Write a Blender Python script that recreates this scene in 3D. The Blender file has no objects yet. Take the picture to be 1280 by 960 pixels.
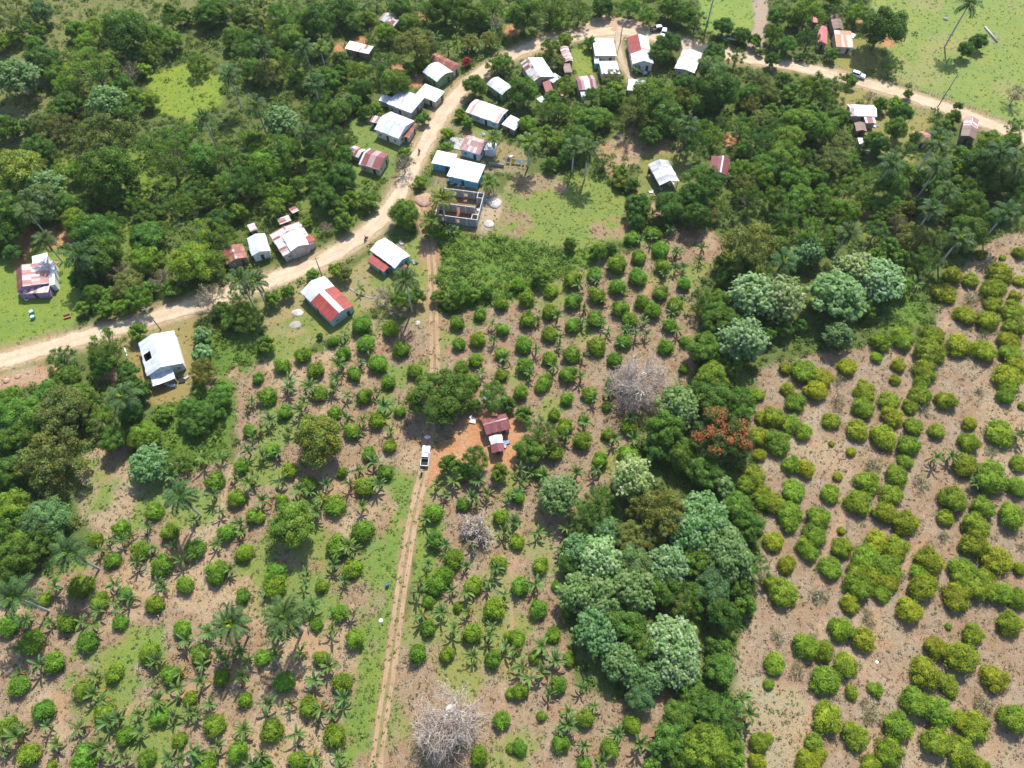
import bpy, bmesh, math, random
import numpy as np
from math import radians, sin, cos, pi, tan, atan2, hypot
from mathutils import Vector, Matrix

random.seed(7)
RNG = np.random.default_rng(7)
scene = bpy.context.scene
COL = scene.collection

# ------------------------------------------------------------------ camera and the survey of the site
PITCH, F, HC = 60.0, 900.0, 150.0          # degrees below the horizon, focal length in photo pixels, metres
_p = radians(PITCH)
FW = np.array([0, cos(_p), -sin(_p)]); RT = np.array([1.0, 0, 0]); UP = np.cross(RT, FW)
CAM = np.array([0, 0, HC])

def hgt(x, y):
    return 0.35*np.sin(x*0.11+1.3)*np.cos(y*0.083) + 0.22*np.sin(x*0.047-y*0.061+0.7)

def G(px, py, z=0.0):
    """ground position (x, y) of a thing whose point at height z is seen at photo pixel (px, py)"""
    d = FW + RT*(px-640)/F - UP*(py-480)/F
    zz = z
    for _ in range(3):
        t = (HC-zz)/-d[2]
        X = CAM + d*t
        zz = z + float(hgt(X[0], X[1]))
    return float(X[0]), float(X[1])

def mpp(px, py, z=0.0):
    """metres per photo pixel there"""
    x, y = G(px, py, z)
    return float((np.array([x, y, z])-CAM) @ FW)/F

cam = bpy.data.cameras.new("camera"); cam_o = bpy.data.objects.new("camera", cam); COL.objects.link(cam_o)
cam_o.location = CAM; cam_o.rotation_euler = (radians(90-PITCH), 0, 0)
cam.sensor_width = 36; cam.lens = 36*F/1280; cam.clip_start = 1; cam.clip_end = 8000
scene.camera = cam_o

# ------------------------------------------------------------------ daylight
SUN_EL, SUN_AZ = 53.0, 15.0                 # azimuth from +Y towards +X
world = bpy.data.worlds.new("World"); scene.world = world; world.use_nodes = True
nt = world.node_tree; bg = nt.nodes['Background']
sky = nt.nodes.new('ShaderNodeTexSky'); sky.sky_type = 'NISHITA'; sky.sun_disc = False
sky.sun_elevation = radians(SUN_EL); sky.sun_rotation = radians(SUN_AZ)
nt.links.new(sky.outputs[0], bg.inputs[0]); bg.inputs[1].default_value = 0.15
sl = bpy.data.lights.new("sun", 'SUN'); sl.energy = 4.3; sl.angle = radians(0.5); sl.color = (1, 0.95, 0.87)
so = bpy.data.objects.new("sun", sl); COL.objects.link(so)
sdir = Vector((sin(radians(SUN_AZ))*cos(radians(SUN_EL)), cos(radians(SUN_AZ))*cos(radians(SUN_EL)), sin(radians(SUN_EL))))
so.rotation_euler = sdir.to_track_quat('Z', 'Y').to_euler(); so.location = (0, 0, 300)
vs = scene.view_settings
vs.view_transform = 'Standard'; vs.look = 'None'; vs.gamma = 1; vs.exposure = 0.77
scene.cycles.max_bounces = 6; scene.cycles.diffuse_bounces = 3; scene.cycles.transmission_bounces = 3; scene.cycles.volume_bounces = 0
scene.cycles.use_denoising = True
try:
    scene.cycles.denoising_prefilter = 'ACCURATE'
except Exception:
    pass

# ------------------------------------------------------------------ the air: a thin even haze in one closed box
def haze():
    me = bpy.data.meshes.new('haze'); bm = bmesh.new(); bmesh.ops.create_cube(bm, size=1)
    bmesh.ops.transform(bm, matrix=Matrix.Translation((0, 120, 78)) @ Matrix.Diagonal((900, 900, 162, 1)), verts=bm.verts); bm.to_mesh(me); bm.free()
    m = bpy.data.materials.new('haze'); m.use_nodes = True; n = m.node_tree.nodes; n.remove(n['Principled BSDF'])
    v = n.new('ShaderNodeVolumePrincipled'); v.inputs['Color'].default_value = (.92, .95, 1, 1); v.inputs['Density'].default_value = HAZE; v.inputs['Anisotropy'].default_value = 0.2
    m.node_tree.links.new(v.outputs[0], n['Material Output'].inputs['Volume']); me.materials.append(m)
    o = bpy.data.objects.new('haze', me); COL.objects.link(o); o['kind'] = 'stuff'
HAZE = 0.00006
haze()

# ------------------------------------------------------------------ materials
def mat(name):
    m = bpy.data.materials.new(name); m.use_nodes = True
    n = m.node_tree.nodes; l = m.node_tree.links
    return m, n, l, n['Principled BSDF']

def mixc(n, l, fac, a, b, mode='MIX'):
    x = n.new('ShaderNodeMix'); x.data_type = 'RGBA'; x.blend_type = mode
    for i, v in ((0, fac), (6, a), (7, b)):
        if hasattr(v, 'is_output'): l.new(v, x.inputs[i])
        elif i == 0: x.inputs[0].default_value = v
        else: x.inputs[i].default_value = (*v, 1)
    return x.outputs[2]

def math_(n, l, op, a, b=None, c=None):
    x = n.new('ShaderNodeMath'); x.operation = op
    for i, v in enumerate((a, b, c)):
        if v is None: continue
        if hasattr(v, 'is_output'): l.new(v, x.inputs[i])
        else: x.inputs[i].default_value = v
    return x.outputs[0]

def noise(n, l, vec, scale, detail=3, rough=0.6):
    x = n.new('ShaderNodeTexNoise'); x.inputs['Scale'].default_value = scale
    x.inputs['Detail'].default_value = detail; x.inputs['Roughness'].default_value = rough
    if vec is not None: l.new(vec, x.inputs['Vector'])
    return x.outputs['Fac']

def ramp(n, l, f, lo, hi, a=0.0, b=1.0):
    x = n.new('ShaderNodeMapRange'); x.clamp = True
    l.new(f, x.inputs[0]); x.inputs[1].default_value = lo; x.inputs[2].default_value = hi
    x.inputs[3].default_value = a; x.inputs[4].default_value = b
    return x.outputs[0]

def plain(name, col, rough=0.7, var=0.25, scale=1.5, spec=0.3, metal=0.0):
    m, n, l, b = mat(name)
    tc = n.new('ShaderNodeTexCoord')
    f = noise(n, l, tc.outputs['Object'], scale, 4)
    v = ramp(n, l, f, 0.3, 0.7, 1-var, 1+var*0.6)
    x = n.new('ShaderNodeVectorMath'); x.operation = 'SCALE'
    x.inputs[0].default_value = col; l.new(v, x.inputs['Scale'])
    l.new(x.outputs[0], b.inputs['Base Color'])
    b.inputs['Roughness'].default_value = rough; b.inputs['Specular IOR Level'].default_value = spec
    b.inputs['Metallic'].default_value = metal
    return m

def leafmat(name, gloss=0.6, transl=0.30, spec=0.14):
    """base colour = the leaf's own colour attribute times the plant's object colour"""
    m, n, l, b = mat(name)
    at = n.new('ShaderNodeAttribute'); at.attribute_name = 'Col'
    oi = n.new('ShaderNodeObjectInfo')
    c = mixc(n, l, 1.0, at.outputs['Color'], oi.outputs['Color'], 'MULTIPLY')
    l.new(c, b.inputs['Base Color']); b.inputs['Roughness'].default_value = gloss
    b.inputs['Specular IOR Level'].default_value = spec
    tr = n.new('ShaderNodeBsdfTranslucent')
    tc_ = mixc(n, l, 1.0, c, (1.25, 1.3, 0.6), 'MULTIPLY'); l.new(tc_, tr.inputs['Color'])
    ms = n.new('ShaderNodeMixShader'); ms.inputs[0].default_value = transl
    l.new(b.outputs[0], ms.inputs[1]); l.new(tr.outputs[0], ms.inputs[2])
    l.new(ms.outputs[0], n['Material Output'].inputs['Surface'])
    return m

def cb2(n, l, oi):
    c = n.new('ShaderNodeCombineXYZ'); v = math_(n, l, 'MULTIPLY', oi.outputs['Random'], 40.0); l.new(v, c.inputs[0]); l.new(v, c.inputs[1]); return c.outputs[0]

def roofmat(name, c1, c2, amt, streak=0.5, stripes=0.0, panel=(0.85, 2.0), wear=0.5):
    """corrugated sheets laid in panels: UV in metres, u along the ridge, v up the slope"""
    m, n, l, b = mat(name)
    uv = n.new('ShaderNodeUVMap')
    sp = n.new('ShaderNodeSeparateXYZ'); l.new(uv.outputs[0], sp.inputs[0])
    pu = math_(n, l, 'FLOOR', math_(n, l, 'DIVIDE', sp.outputs[0], panel[0]))
    pv = math_(n, l, 'FLOOR', math_(n, l, 'DIVIDE', sp.outputs[1], panel[1]))
    cb = n.new('ShaderNodeCombineXYZ'); l.new(pu, cb.inputs[0]); l.new(pv, cb.inputs[1])
    oi = n.new('ShaderNodeObjectInfo'); l.new(oi.outputs['Random'], cb.inputs[2])
    wn = n.new('ShaderNodeTexWhiteNoise'); wn.noise_dimensions = '3D'; l.new(cb.outputs[0], wn.inputs['Vector'])
    # streaks running down the slope
    mp = n.new('ShaderNodeMapping'); mp.inputs['Scale'].default_value = (3.0, 0.35, 1); l.new(uv.outputs[0], mp.inputs[0])
    ns = noise(n, l, mp.outputs[0], 1.0, 4, 0.65)
    nb = noise(n, l, uv.outputs[0], 0.9, 4, 0.6)
    f = math_(n, l, 'ADD', math_(n, l, 'MULTIPLY', wn.outputs['Value'], 1-streak),
              math_(n, l, 'MULTIPLY', math_(n, l, 'ADD', ns, math_(n, l, 'MULTIPLY', nb, 0.6)), streak*0.63))
    thr = 1-amt
    fac = ramp(n, l, f, thr-0.10, thr+0.10)
    col = mixc(n, l, fac, c1, c2)
    # ribs and sheet laps
    rib = math_(n, l, 'SINE', math_(n, l, 'MULTIPLY', sp.outputs[0], 2*pi/0.26))
    lap = math_(n, l, 'LESS_THAN', math_(n, l, 'FRACT', math_(n, l, 'DIVIDE', sp.outputs[1], panel[1])), 0.05)
    col = mixc(n, l, math_(n, l, 'MULTIPLY', lap, 0.35), col, tuple(v*0.45 for v in c1))
    mp2 = n.new('ShaderNodeMapping'); mp2.inputs['Scale'].default_value = (1.6, 0.45, 1); l.new(uv.outputs[0], mp2.inputs[0])
    ad = n.new('ShaderNodeVectorMath'); ad.operation = 'ADD'; l.new(mp2.outputs[0], ad.inputs[0]); l.new(cb2(n, l, oi), ad.inputs[1])
    rs = noise(n, l, ad.outputs[0], 1.3, 5, 0.7)
    col = mixc(n, l, ramp(n, l, rs, 0.56, 0.66, 0, wear), col, (0.30, 0.15, 0.10))
    gm = noise(n, l, ad.outputs[0], 0.5, 4, 0.6)
    gr = math_(n, l, 'MULTIPLY', ramp(n, l, gm, 0.35, 0.72, 1.08, 0.72), ramp(n, l, wn.outputs['Value'], 0, 1, 0.86, 1.08))
    sc_ = n.new('ShaderNodeVectorMath'); sc_.operation = 'SCALE'; l.new(col, sc_.inputs[0]); l.new(gr, sc_.inputs['Scale'])
    l.new(sc_.outputs[0], b.inputs['Base Color'])
    b.inputs['Roughness'].default_value = 0.5; b.inputs['Specular IOR Level'].default_value = 0.3
    bp = n.new('ShaderNodeBump'); bp.inputs['Strength'].default_value = 0.6; bp.inputs['Distance'].default_value = 0.03
    l.new(rib, bp.inputs['Height']); l.new(bp.outputs[0], b.inputs['Normal'])
    return m

WHITE = (0.62, 0.645, 0.67); RUST = (0.23, 0.075, 0.05); RED = (0.30, 0.055, 0.045); MAROON = (0.20, 0.075, 0.075)
RM = {
 'white': roofmat('white_sheet', WHITE, (0.48, 0.49, 0.50), 0.30, 0.8),
 'bright': roofmat('bright_white_sheet', (0.72, 0.735, 0.75), (0.56, 0.57, 0.59), 0.35, 0.85),
 'bluewhite': roofmat('galvanised_sheet', (0.55, 0.60, 0.66), (0.62, 0.66, 0.7), 0.4, 0.3),
 'grey': roofmat('weathered_grey_sheet', (0.42, 0.43, 0.45), (0.62, 0.63, 0.65), 0.5, 0.75),
 'red': roofmat('red_painted_sheet', RED, (0.24, 0.05, 0.045), 0.3, 0.8),
 'rust': roofmat('rusted_sheet', RUST, (0.36, 0.16, 0.12), 0.42, 0.7),
 'rustpatch': roofmat('rust_and_zinc_patchwork', (0.58, 0.57, 0.57), RUST, 0.42, 0.45),
 'redstripe': roofmat('red_and_white_striped_sheet', (0.72, 0.68, 0.68), (0.23, 0.07, 0.07), 0.60, 0.04, panel=(0.9, 6.0)),
 'whitestripe': roofmat('white_sheet_with_rust_lines', (0.74, 0.73, 0.73), (0.40, 0.16, 0.12), 0.30, 0.45, panel=(0.9, 6.0)),
 'maroon': roofmat('maroon_sheet', (0.19, 0.06, 0.065), (0.27, 0.12, 0.12), 0.35, 0.75),
 'pinkrust': roofmat('pink_rusted_sheet', (0.42, 0.22, 0.20), (0.62, 0.55, 0.54), 0.45, 0.6),
 'pink': roofmat('pink_painted_sheet', (0.55, 0.17, 0.17), (0.45, 0.13, 0.13), 0.4, 0.7),
 'brown': roofmat('brown_rusted_sheet', (0.20, 0.13, 0.11), (0.28, 0.17, 0.14), 0.45, 0.7),
 'speckle': roofmat('speckled_rust_sheet', (0.66, 0.63, 0.62), (0.34, 0.17, 0.13), 0.44, 0.95),
 'orangerust': roofmat('orange_rusted_sheet', (0.60, 0.50, 0.45), (0.46, 0.17, 0.08), 0.5, 0.5, panel=(0.9, 6)),
}
WM = {k: plain('wall_'+k, c, 0.85, 0.3, 0.9) for k, c in {
 'white': (0.62, 0.63, 0.62), 'lightblue': (0.36, 0.50, 0.55), 'blue': (0.10, 0.36, 0.55), 'teal': (0.14, 0.38, 0.36),
 'green': (0.17, 0.30, 0.15), 'grey': (0.34, 0.33, 0.31), 'wood': (0.22, 0.17, 0.13), 'purple': (0.36, 0.20, 0.38),
 'pink': (0.45, 0.27, 0.27), 'cream': (0.52, 0.46, 0.36), 'greywood': (0.42, 0.39, 0.37)}.items()}
M_DOOR = plain('dark_door_wood', (0.07, 0.05, 0.04), 0.7)
M_SHUT = plain('window_shutter', (0.16, 0.19, 0.2), 0.5)
M_DARK = plain('dark_interior', (0.03, 0.028, 0.025), 0.9)
M_BLOCK = plain('concrete_block', (0.30, 0.30, 0.30), 0.95, 0.25, 2.5)
M_BOND = plain('fresh_concrete', (0.52, 0.50, 0.48), 0.95, 0.15, 2.0)
M_CONC = plain('worn_concrete', (0.40, 0.39, 0.37), 0.95, 0.3, 0.8)
M_SOIL = plain('brown_floor_soil', (0.22, 0.10, 0.055), 0.95, 0.3, 1.0)
M_BARK = plain('grey_bark', (0.17, 0.14, 0.11), 0.95, 0.35, 3)
M_PALMT = plain('pale_palm_trunk', (0.42, 0.40, 0.38), 0.9, 0.2, 2)
M_DEAD = plain('bleached_dead_wood', (0.43, 0.355, 0.295), 0.95, 0.25, 2)
M_LIMB = plain('bleached_limbs', (0.58, 0.54, 0.49), 0.95, 0.2, 2)
M_STEM = plain('banana_stem', (0.16, 0.17, 0.07), 0.7, 0.3, 3)
M_POLE = plain('weathered_pole', (0.26, 0.24, 0.22), 0.9, 0.2, 2)
M_PAINT = plain('white_car_paint', (0.78, 0.78, 0.78), 0.45, 0.05, 1, 0.5)
M_BPAINT = plain('pale_blue_car_paint', (0.58, 0.66, 0.72), 0.25, 0.05, 1, 0.5)
M_KPAINT = plain('black_car_paint', (0.02, 0.02, 0.024), 0.25, 0.05, 1, 0.5)
M_GLASS = plain('dark_car_glass', (0.015, 0.018, 0.02), 0.08, 0.05, 1, 0.6)
M_TYRE = plain('tyre_rubber', (0.02, 0.02, 0.02), 0.9, 0.1)
M_RIM = plain('alloy_rim', (0.45, 0.45, 0.46), 0.35, 0.1, 1, 0.5, 0.8)
M_LAMP = plain('lamp_lens', (0.7, 0.7, 0.72), 0.1, 0.05, 1, 0.6)
M_SKIN = plain('skin', (0.13, 0.07, 0.045), 0.6, 0.1)
M_HAIR = plain('black_hair', (0.01, 0.009, 0.008), 0.7, 0.1)
M_CLOTHD = plain('dark_cloth', (0.03, 0.03, 0.045), 0.9, 0.2)
M_CLOTHR = plain('red_cloth', (0.22, 0.06, 0.06), 0.9, 0.2)
M_CLOTHW = plain('white_cloth', (0.68, 0.68, 0.68), 0.9, 0.1)
M_CLOTHY = plain('yellow_cloth', (0.65, 0.38, 0.04), 0.9, 0.1)
M_CLOTHP = plain('violet_cloth', (0.20, 0.16, 0.36), 0.9, 0.1)
M_BLUE = plain('blue_plastic', (0.03, 0.10, 0.26), 0.4, 0.1, 2, 0.5)
M_TEALP = plain('teal_plastic', (0.06, 0.32, 0.34), 0.4, 0.1, 2, 0.5)
M_ORANGE = plain('orange_paint', (0.45, 0.17, 0.10), 0.6, 0.2)
M_STONE = plain('grey_stone', (0.30, 0.28, 0.25), 0.95, 0.35, 2)
M_SAND = plain('pale_building_sand', (0.44, 0.41, 0.37), 0.95, 0.4, 1.4)
M_LEAF = leafmat('leaf'); M_GLOSSY = leafmat('waxy_leaf', 0.5, 0.24, 0.24); M_FROND = leafmat('palm_frond', 0.55, 0.18, 0.16)

# ------------------------------------------------------------------ helpers
def tag(o, label=None, cat=None, group=None, kind=None):
    if label: o['label'] = label
    if cat: o['category'] = cat
    if group: o['group'] = group
    if kind: o['kind'] = kind
    return o

def empty(name, loc, rz=0.0):
    o = bpy.data.objects.new(name, None); COL.objects.link(o)
    o.location = loc; o.rotation_euler = (0, 0, rz); o.empty_display_size = 0.5
    return o

def link(name, me, parent=None):
    o = bpy.data.objects.new(name, me); COL.objects.link(o)
    if parent is not None: o.parent = parent
    return o

class MB:
    """collects faces and links them as ONE mesh object"""
    def __init__(s): s.v = []; s.f = []; s.uv = []; s.mi = []
    def poly(s, pts, uv=None, mi=0):
        i = len(s.v); s.v += [tuple(p) for p in pts]; s.f.append(tuple(range(i, i+len(pts))))
        s.uv += list(uv) if uv else [(0, 0)]*len(pts); s.mi.append(mi)
    def box(s, x0, x1, y0, y1, z0, z1, T=None, mi=0):
        P = [Vector((x, y, z)) for z in (z0, z1) for x, y in ((x0, y0), (x1, y0), (x1, y1), (x0, y1))]
        if T is not None: P = [T @ p for p in P]
        for q in ((0, 3, 2, 1), (4, 5, 6, 7), (0, 1, 5, 4), (1, 2, 6, 5), (2, 3, 7, 6), (3, 0, 4, 7)):
            s.poly([P[k] for k in q], mi=mi)
    def tube(s, pts, rads, n=6, mi=0, cap=True):
        pts = [Vector(p) for p in pts]; rings = []
        for i, p in enumerate(pts):
            d = (pts[min(i+1, len(pts)-1)]-pts[max(i-1, 0)])
            if d.length < 1e-6: d = Vector((0, 0, 1))
            d.normalize()
            a = d.orthogonal().normalized() if abs(d.z) < 0.95 else Vector((1, 0, 0))
            a = (a-d*a.dot(d)).normalized(); b = d.cross(a)
            i0 = len(s.v)
            for k in range(n):
                t = 2*pi*k/n; s.v.append(tuple(p+(a*cos(t)+b*sin(t))*rads[i]))
            rings.append(i0)
        for r0, r1 in zip(rings, rings[1:]):
            for k in range(n):
                s.f.append((r0+k, r0+(k+1) % n, r1+(k+1) % n, r1+k)); s.uv += [(0, 0)]*4; s.mi.append(mi)
        if cap:
            s.f.append(tuple(rings[0]+k for k in range(n-1, -1, -1))); s.uv += [(0, 0)]*n; s.mi.append(mi)
            s.f.append(tuple(rings[-1]+k for k in range(n))); s.uv += [(0, 0)]*n; s.mi.append(mi)
    def mesh(s, name, mats, smooth=False):
        me = bpy.data.meshes.new(name); me.from_pydata(s.v, [], s.f)
        u = me.uv_layers.new(name='UVMap'); u.data.foreach_set('uv', np.array(s.uv, dtype=np.float32).ravel())
        for m in (mats if isinstance(mats, (list, tuple)) else [mats]): me.materials.append(m)
        me.polygons.foreach_set('material_index', s.mi)
        if smooth: me.polygons.foreach_set('use_smooth', [True]*len(s.f))
        me.update(); return me
    def build(s, name, mats, parent=None, smooth=False):
        return link(name, s.mesh(name, mats, smooth), parent)

def quadmesh(name, V, Q, C, m, smooth=False):
    """numpy quads (n,4) with per-vertex colour"""
    me = bpy.data.meshes.new(name)
    nv, nq = len(V), len(Q)
    me.vertices.add(nv); me.vertices.foreach_set('co', V.astype(np.float32).ravel())
    me.loops.add(nq*4); me.loops.foreach_set('vertex_index', Q.astype(np.int32).ravel())
    me.polygons.add(nq); me.polygons.foreach_set('loop_start', np.arange(0, nq*4, 4, dtype=np.int32))
    if smooth: me.polygons.foreach_set('use_smooth', np.ones(nq, dtype=bool))
    a = me.color_attributes.new('Col', 'FLOAT_COLOR', 'POINT')
    a.data.foreach_set('color', np.concatenate([C, np.ones((nv, 1))], 1).astype(np.float32).ravel() if C.shape[1] == 3 else C.astype(np.float32).ravel())
    me.materials.append(m); me.update(calc_edges=True); me.validate()
    return me

def leaves(Pt, N, size, aspect=0.5, rng=RNG, col=None, droop=0.0):
    """one folded diamond leaf (or leaf spray) per point"""
    n = len(Pt)
    N = N/np.maximum(np.linalg.norm(N, axis=1, keepdims=True), 1e-6)
    r = rng.normal(size=(n, 3)); T = r-(r*N).sum(1, keepdims=True)*N
    T /= np.maximum(np.linalg.norm(T, axis=1, keepdims=True), 1e-6)
    B = np.cross(N, T); s = size[:, None]
    fold = rng.uniform(0.02, 0.28, (n, 1))*s
    V = np.stack([Pt-T*s*0.5, Pt+B*s*aspect*0.5+N*fold, Pt+T*s*0.5-N*fold*0.6, Pt-B*s*aspect*0.5+N*fold], 1)
    V[:, 2, 2] -= droop*s[:, 0]
    if col is None:
        v = rng.uniform(0.72, 1.28, (n, 1)); h = rng.normal(0, 0.09, (n, 1))
        col = np.concatenate([v*(1+h*1.3), v, v*(1-h)], 1)
    return V.reshape(-1, 3), np.repeat(col, 4, axis=0)

def leafmesh(name, V, C, m): return quadmesh(name, V, np.arange(len(V)).reshape(-1, 4), C, m)

# ------------------------------------------------------------------ plant prototypes
def sphere_dirs(n, rng):
    u = rng.normal(size=(n, 3)); return u/np.linalg.norm(u, axis=1, keepdims=True)

def lobed(lobes, n, leaf, rng, upbias=0.35, jit=0.55, aspect=0.55, low=-0.35, depth=0.35, droop=0.0, core=0.0, rough=1.0):
    """leaf sprays through the outer shell of a cluster of lobes"""
    L = np.array([[*c, r] for c, r in lobes]); w = L[:, 3]**2; w /= w.sum()
    P, N, TN = [], [], []; lt = np.exp(rng.normal(0, .12, len(L))); lh = rng.normal(0, .05, len(L))
    for i, (cx, cy, cz, r) in enumerate(L):
        k = max(8, int(n*w[i]*1.5)); ns = 15                      # boughs of a lobe: uneven tufts with gaps between them
        sd_ = sphere_dirs(ns, rng); sr = 1+rng.normal(0, 0.13*rough, ns); st = np.exp(rng.normal(0, 0.17, ns)); sh = rng.normal(0, .07, ns)
        w_ = rng.integers(0, ns, k); free = rng.random(k) < 0.22
        u = np.where(free[:, None], sphere_dirs(k, rng), sd_[w_]+rng.normal(0, 0.26, (k, 3))); u /= np.linalg.norm(u, axis=1, keepdims=True)
        sel = (u[:, 2] > low) | (rng.random(k) < 0.25); u, w_, free = u[sel], w_[sel], free[sel]
        dome = 1-0.9*np.linalg.norm(u-sd_[w_], axis=1)**2*0.5
        rad = r*(1-depth*rng.random(len(u))**2.2)*np.where(free, .93, sr[w_]*np.clip(dome, .7, 1)*1.04)*(1+rng.normal(0, 0.04, len(u)))
        tn = np.where(free, 1, st[w_]); hn = np.where(free, 0, sh[w_])
        p = np.array([cx, cy, cz])+u*rad[:, None]*np.array([1, 1, 0.85])
        keep = np.ones(len(p), bool)
        for j in range(len(L)):
            if j != i: keep &= np.linalg.norm(p-L[j, :3], axis=1) > 0.78*L[j, 3]
        p, u = p[keep], u[keep]; TN.append(np.stack([tn[keep]*lt[i]*(1+hn[keep]+lh[i]), tn[keep]*lt[i], tn[keep]*lt[i]*(1-hn[keep]-lh[i])], 1))
        P.append(p); N.append(u*0.75+np.array([0, 0, upbias])+rng.normal(0, jit, u.shape))
    P = np.concatenate(P); N = np.concatenate(N)
    TN = np.concatenate(TN); keep = P[:, 2] > 0.06; P, N, TN = P[keep], N[keep], TN[keep]
    s = leaf*rng.uniform(0.65, 1.35, len(P))
    V, C = leaves(P, N, s, aspect, rng, droop=droop); C = C*np.repeat(TN, 4, axis=0)
    if core: 
        Vc, Cc = cores(L, core, rng); V = np.concatenate([V, Vc]); C = np.concatenate([C, Cc])
    return V, C

def cores(L, k, rng, nu=9, nv=6):
    """the close inner leafage of each lobe"""
    out = []
    for cx, cy, cz, r in L:
        a = np.linspace(0, 2*pi, nu+1); e = np.linspace(-1.1, 1.57, nv+1)
        g = k*r*(1+rng.normal(0, .10, (nv+1, nu+1))); g[:, -1] = g[:, 0]
        P = np.stack([cx+g*np.cos(e)[:, None]*np.cos(a), cy+g*np.cos(e)[:, None]*np.sin(a), cz+.85*g*np.sin(e)[:, None]*np.ones_like(a)], -1)
        P[..., 2] = np.maximum(P[..., 2], .03)
        out.append(np.stack([P[:-1, :-1], P[:-1, 1:], P[1:, 1:], P[1:, :-1]], 2).reshape(-1, 4, 3))
    Q = np.concatenate(out); v = np.repeat(rng.uniform(.7, 1.2, (len(Q), 1)), 4, axis=0)
    return Q.reshape(-1, 3), np.concatenate([v]*3, 1)

def ell_lobes(nl, R, cz, vz, rr, rng, inner=0.68, zmin=-0.45, flat=0.0):
    out = []
    ga = pi*(3-5**0.5)
    for i in range(nl):
        z = 1-(1-zmin)*(i+0.5)/nl
        rad = math.sqrt(max(0, 1-z*z)); a = ga*i+rng.uniform(-0.35, 0.35)
        k = R*inner*rng.uniform(0.82, 1.18)
        c = (cos(a)*rad*k, sin(a)*rad*k, cz+z*vz*inner*rng.uniform(0.8, 1.2)*(1-flat*(1-rad)))
        out.append((c, R*rr*rng.uniform(0.72, 1.25)))
    return out

def trunk_mesh(name, lobes, h, r0, rng, bark, nlimb=6):
    mb = MB(); top = Vector((rng.uniform(-.3, .3), rng.uniform(-.3, .3), h))
    mb.tube([(0, 0, -0.4), (0, 0, 0.25), (top.x*.4, top.y*.4, h*0.5), top], [r0*1.5, r0*1.1, r0*0.9, r0*0.75], 8)
    idx = rng.permutation(len(lobes))[:nlimb]
    for i in idx:
        c = Vector(lobes[i][0]); m = top.lerp(c, 0.5)+Vector((0, 0, -0.2*abs(c.z-h)*0.3))
        st = Vector((top.x*.6, top.y*.6, h*rng.uniform(0.62, 0.95)))
        mb.tube([st, m, c], [r0*0.55, r0*0.36, r0*0.14], 5, cap=False)
        for k in range(2):
            e = c+Vector(rng.normal(0, 0.8, 3)); e.z = max(e.z, c.z*0.9)
            mb.tube([m, m.lerp(e, .55), e], [r0*0.24, r0*0.15, r0*0.05], 4, cap=False)
    return mb.mesh(name, bark, True)

PROTO = {}
def tree_proto(key, seed, nl, R, cz, vz, rr, n, leaf, inner=0.66, zmin=-0.4, flat=0.0, gloss=False, aspect=0.55, upbias=0.35, th=None, depth=0.35, bark=None, rosette=False, limbs=6, jit=0.55, core=0.0):
    rng = np.random.default_rng(seed)
    lobes = ell_lobes(nl, R, cz, vz, rr, rng, inner, zmin, flat)
    lobes.append(((0, 0, cz*0.95), R*0.5))
    if rosette:
        V, C = rosettes(lobes, n, leaf, rng)
    else:
        V, C = lobed(lobes, n, leaf, rng, upbias, jit, aspect, depth=depth, core=core)
    cm = leafmesh(key+'_crown', V, C, M_GLOSSY if gloss else M_LEAF)
    tm = trunk_mesh(key+'_trunk', lobes, th or cz*0.72, R*0.055, rng, bark or M_BARK, limbs)
    PROTO.setdefault(key, []).append((cm, tm, R, cz, lobes))

def rosettes(lobes, n, leaf, rng):
    """big radiating leaves in flat stars, pale above"""
    L = np.array([[*c, r] for c, r in lobes]); w = L[:, 3]**2; w /= w.sum()
    Ps, Ns = [], []
    for i, (cx, cy, cz, r) in enumerate(L):
        k = int(n*w[i]*1.4)+4; u = sphere_dirs(k, rng); u = u[u[:, 2] > -0.25]
        p = np.array([cx, cy, cz])+u*r*(1-0.55*rng.random((len(u), 1))**1.6)*np.array([1, 1, .8])+rng.normal(0, .2*r, (len(u), 3))
        keep = np.ones(len(p), bool)
        for j in range(len(L)):
            if j != i: keep &= np.linalg.norm(p-L[j, :3], axis=1) > 0.6*L[j, 3]
        Ps.append(p[keep]); Ns.append((u*0.5+np.array([0, 0, 0.75])+rng.normal(0, .2, u.shape))[keep])
    P = np.concatenate(Ps); N = np.concatenate(Ns); N /= np.linalg.norm(N, axis=1, keepdims=True)
    k = 7; m = len(P)
    r = rng.normal(size=(m, 3)); T = r-(r*N).sum(1, keepdims=True)*N; T /= np.linalg.norm(T, axis=1, keepdims=True); B = np.cross(N, T)
    V = []; s = leaf*rng.uniform(0.7, 1.25, (m, 1))
    tone = rng.uniform(0.8, 1.2, (m, 1))*np.where(rng.random((m, 1)) < .30, np.array([[1.5, 1.32, 1.6]]), np.array([[.80, .95, .62]]))
    C = []
    for q in range(k):
        a = 2*pi*q/k+rng.uniform(-.2, .2, (m, 1))
        d = T*np.cos(a)+B*np.sin(a); sd = np.cross(N, d)
        base = P+d*s*0.05; mid = P+d*s*0.5+N*s*0.08; tip = P+d*s*rng.uniform(.85, 1.05, (m, 1))-N*s*rng.uniform(0.05, 0.4, (m, 1))
        w_ = s*0.24
        V.append(np.stack([base, mid+sd*w_, tip, mid-sd*w_], 1))
        v = tone*rng.uniform(0.85, 1.15, (m, 1)); C.append(np.repeat(v, 4, axis=0))
    V = np.concatenate(V).reshape(-1, 3); C = np.concatenate(C)
    return V, C

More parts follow.
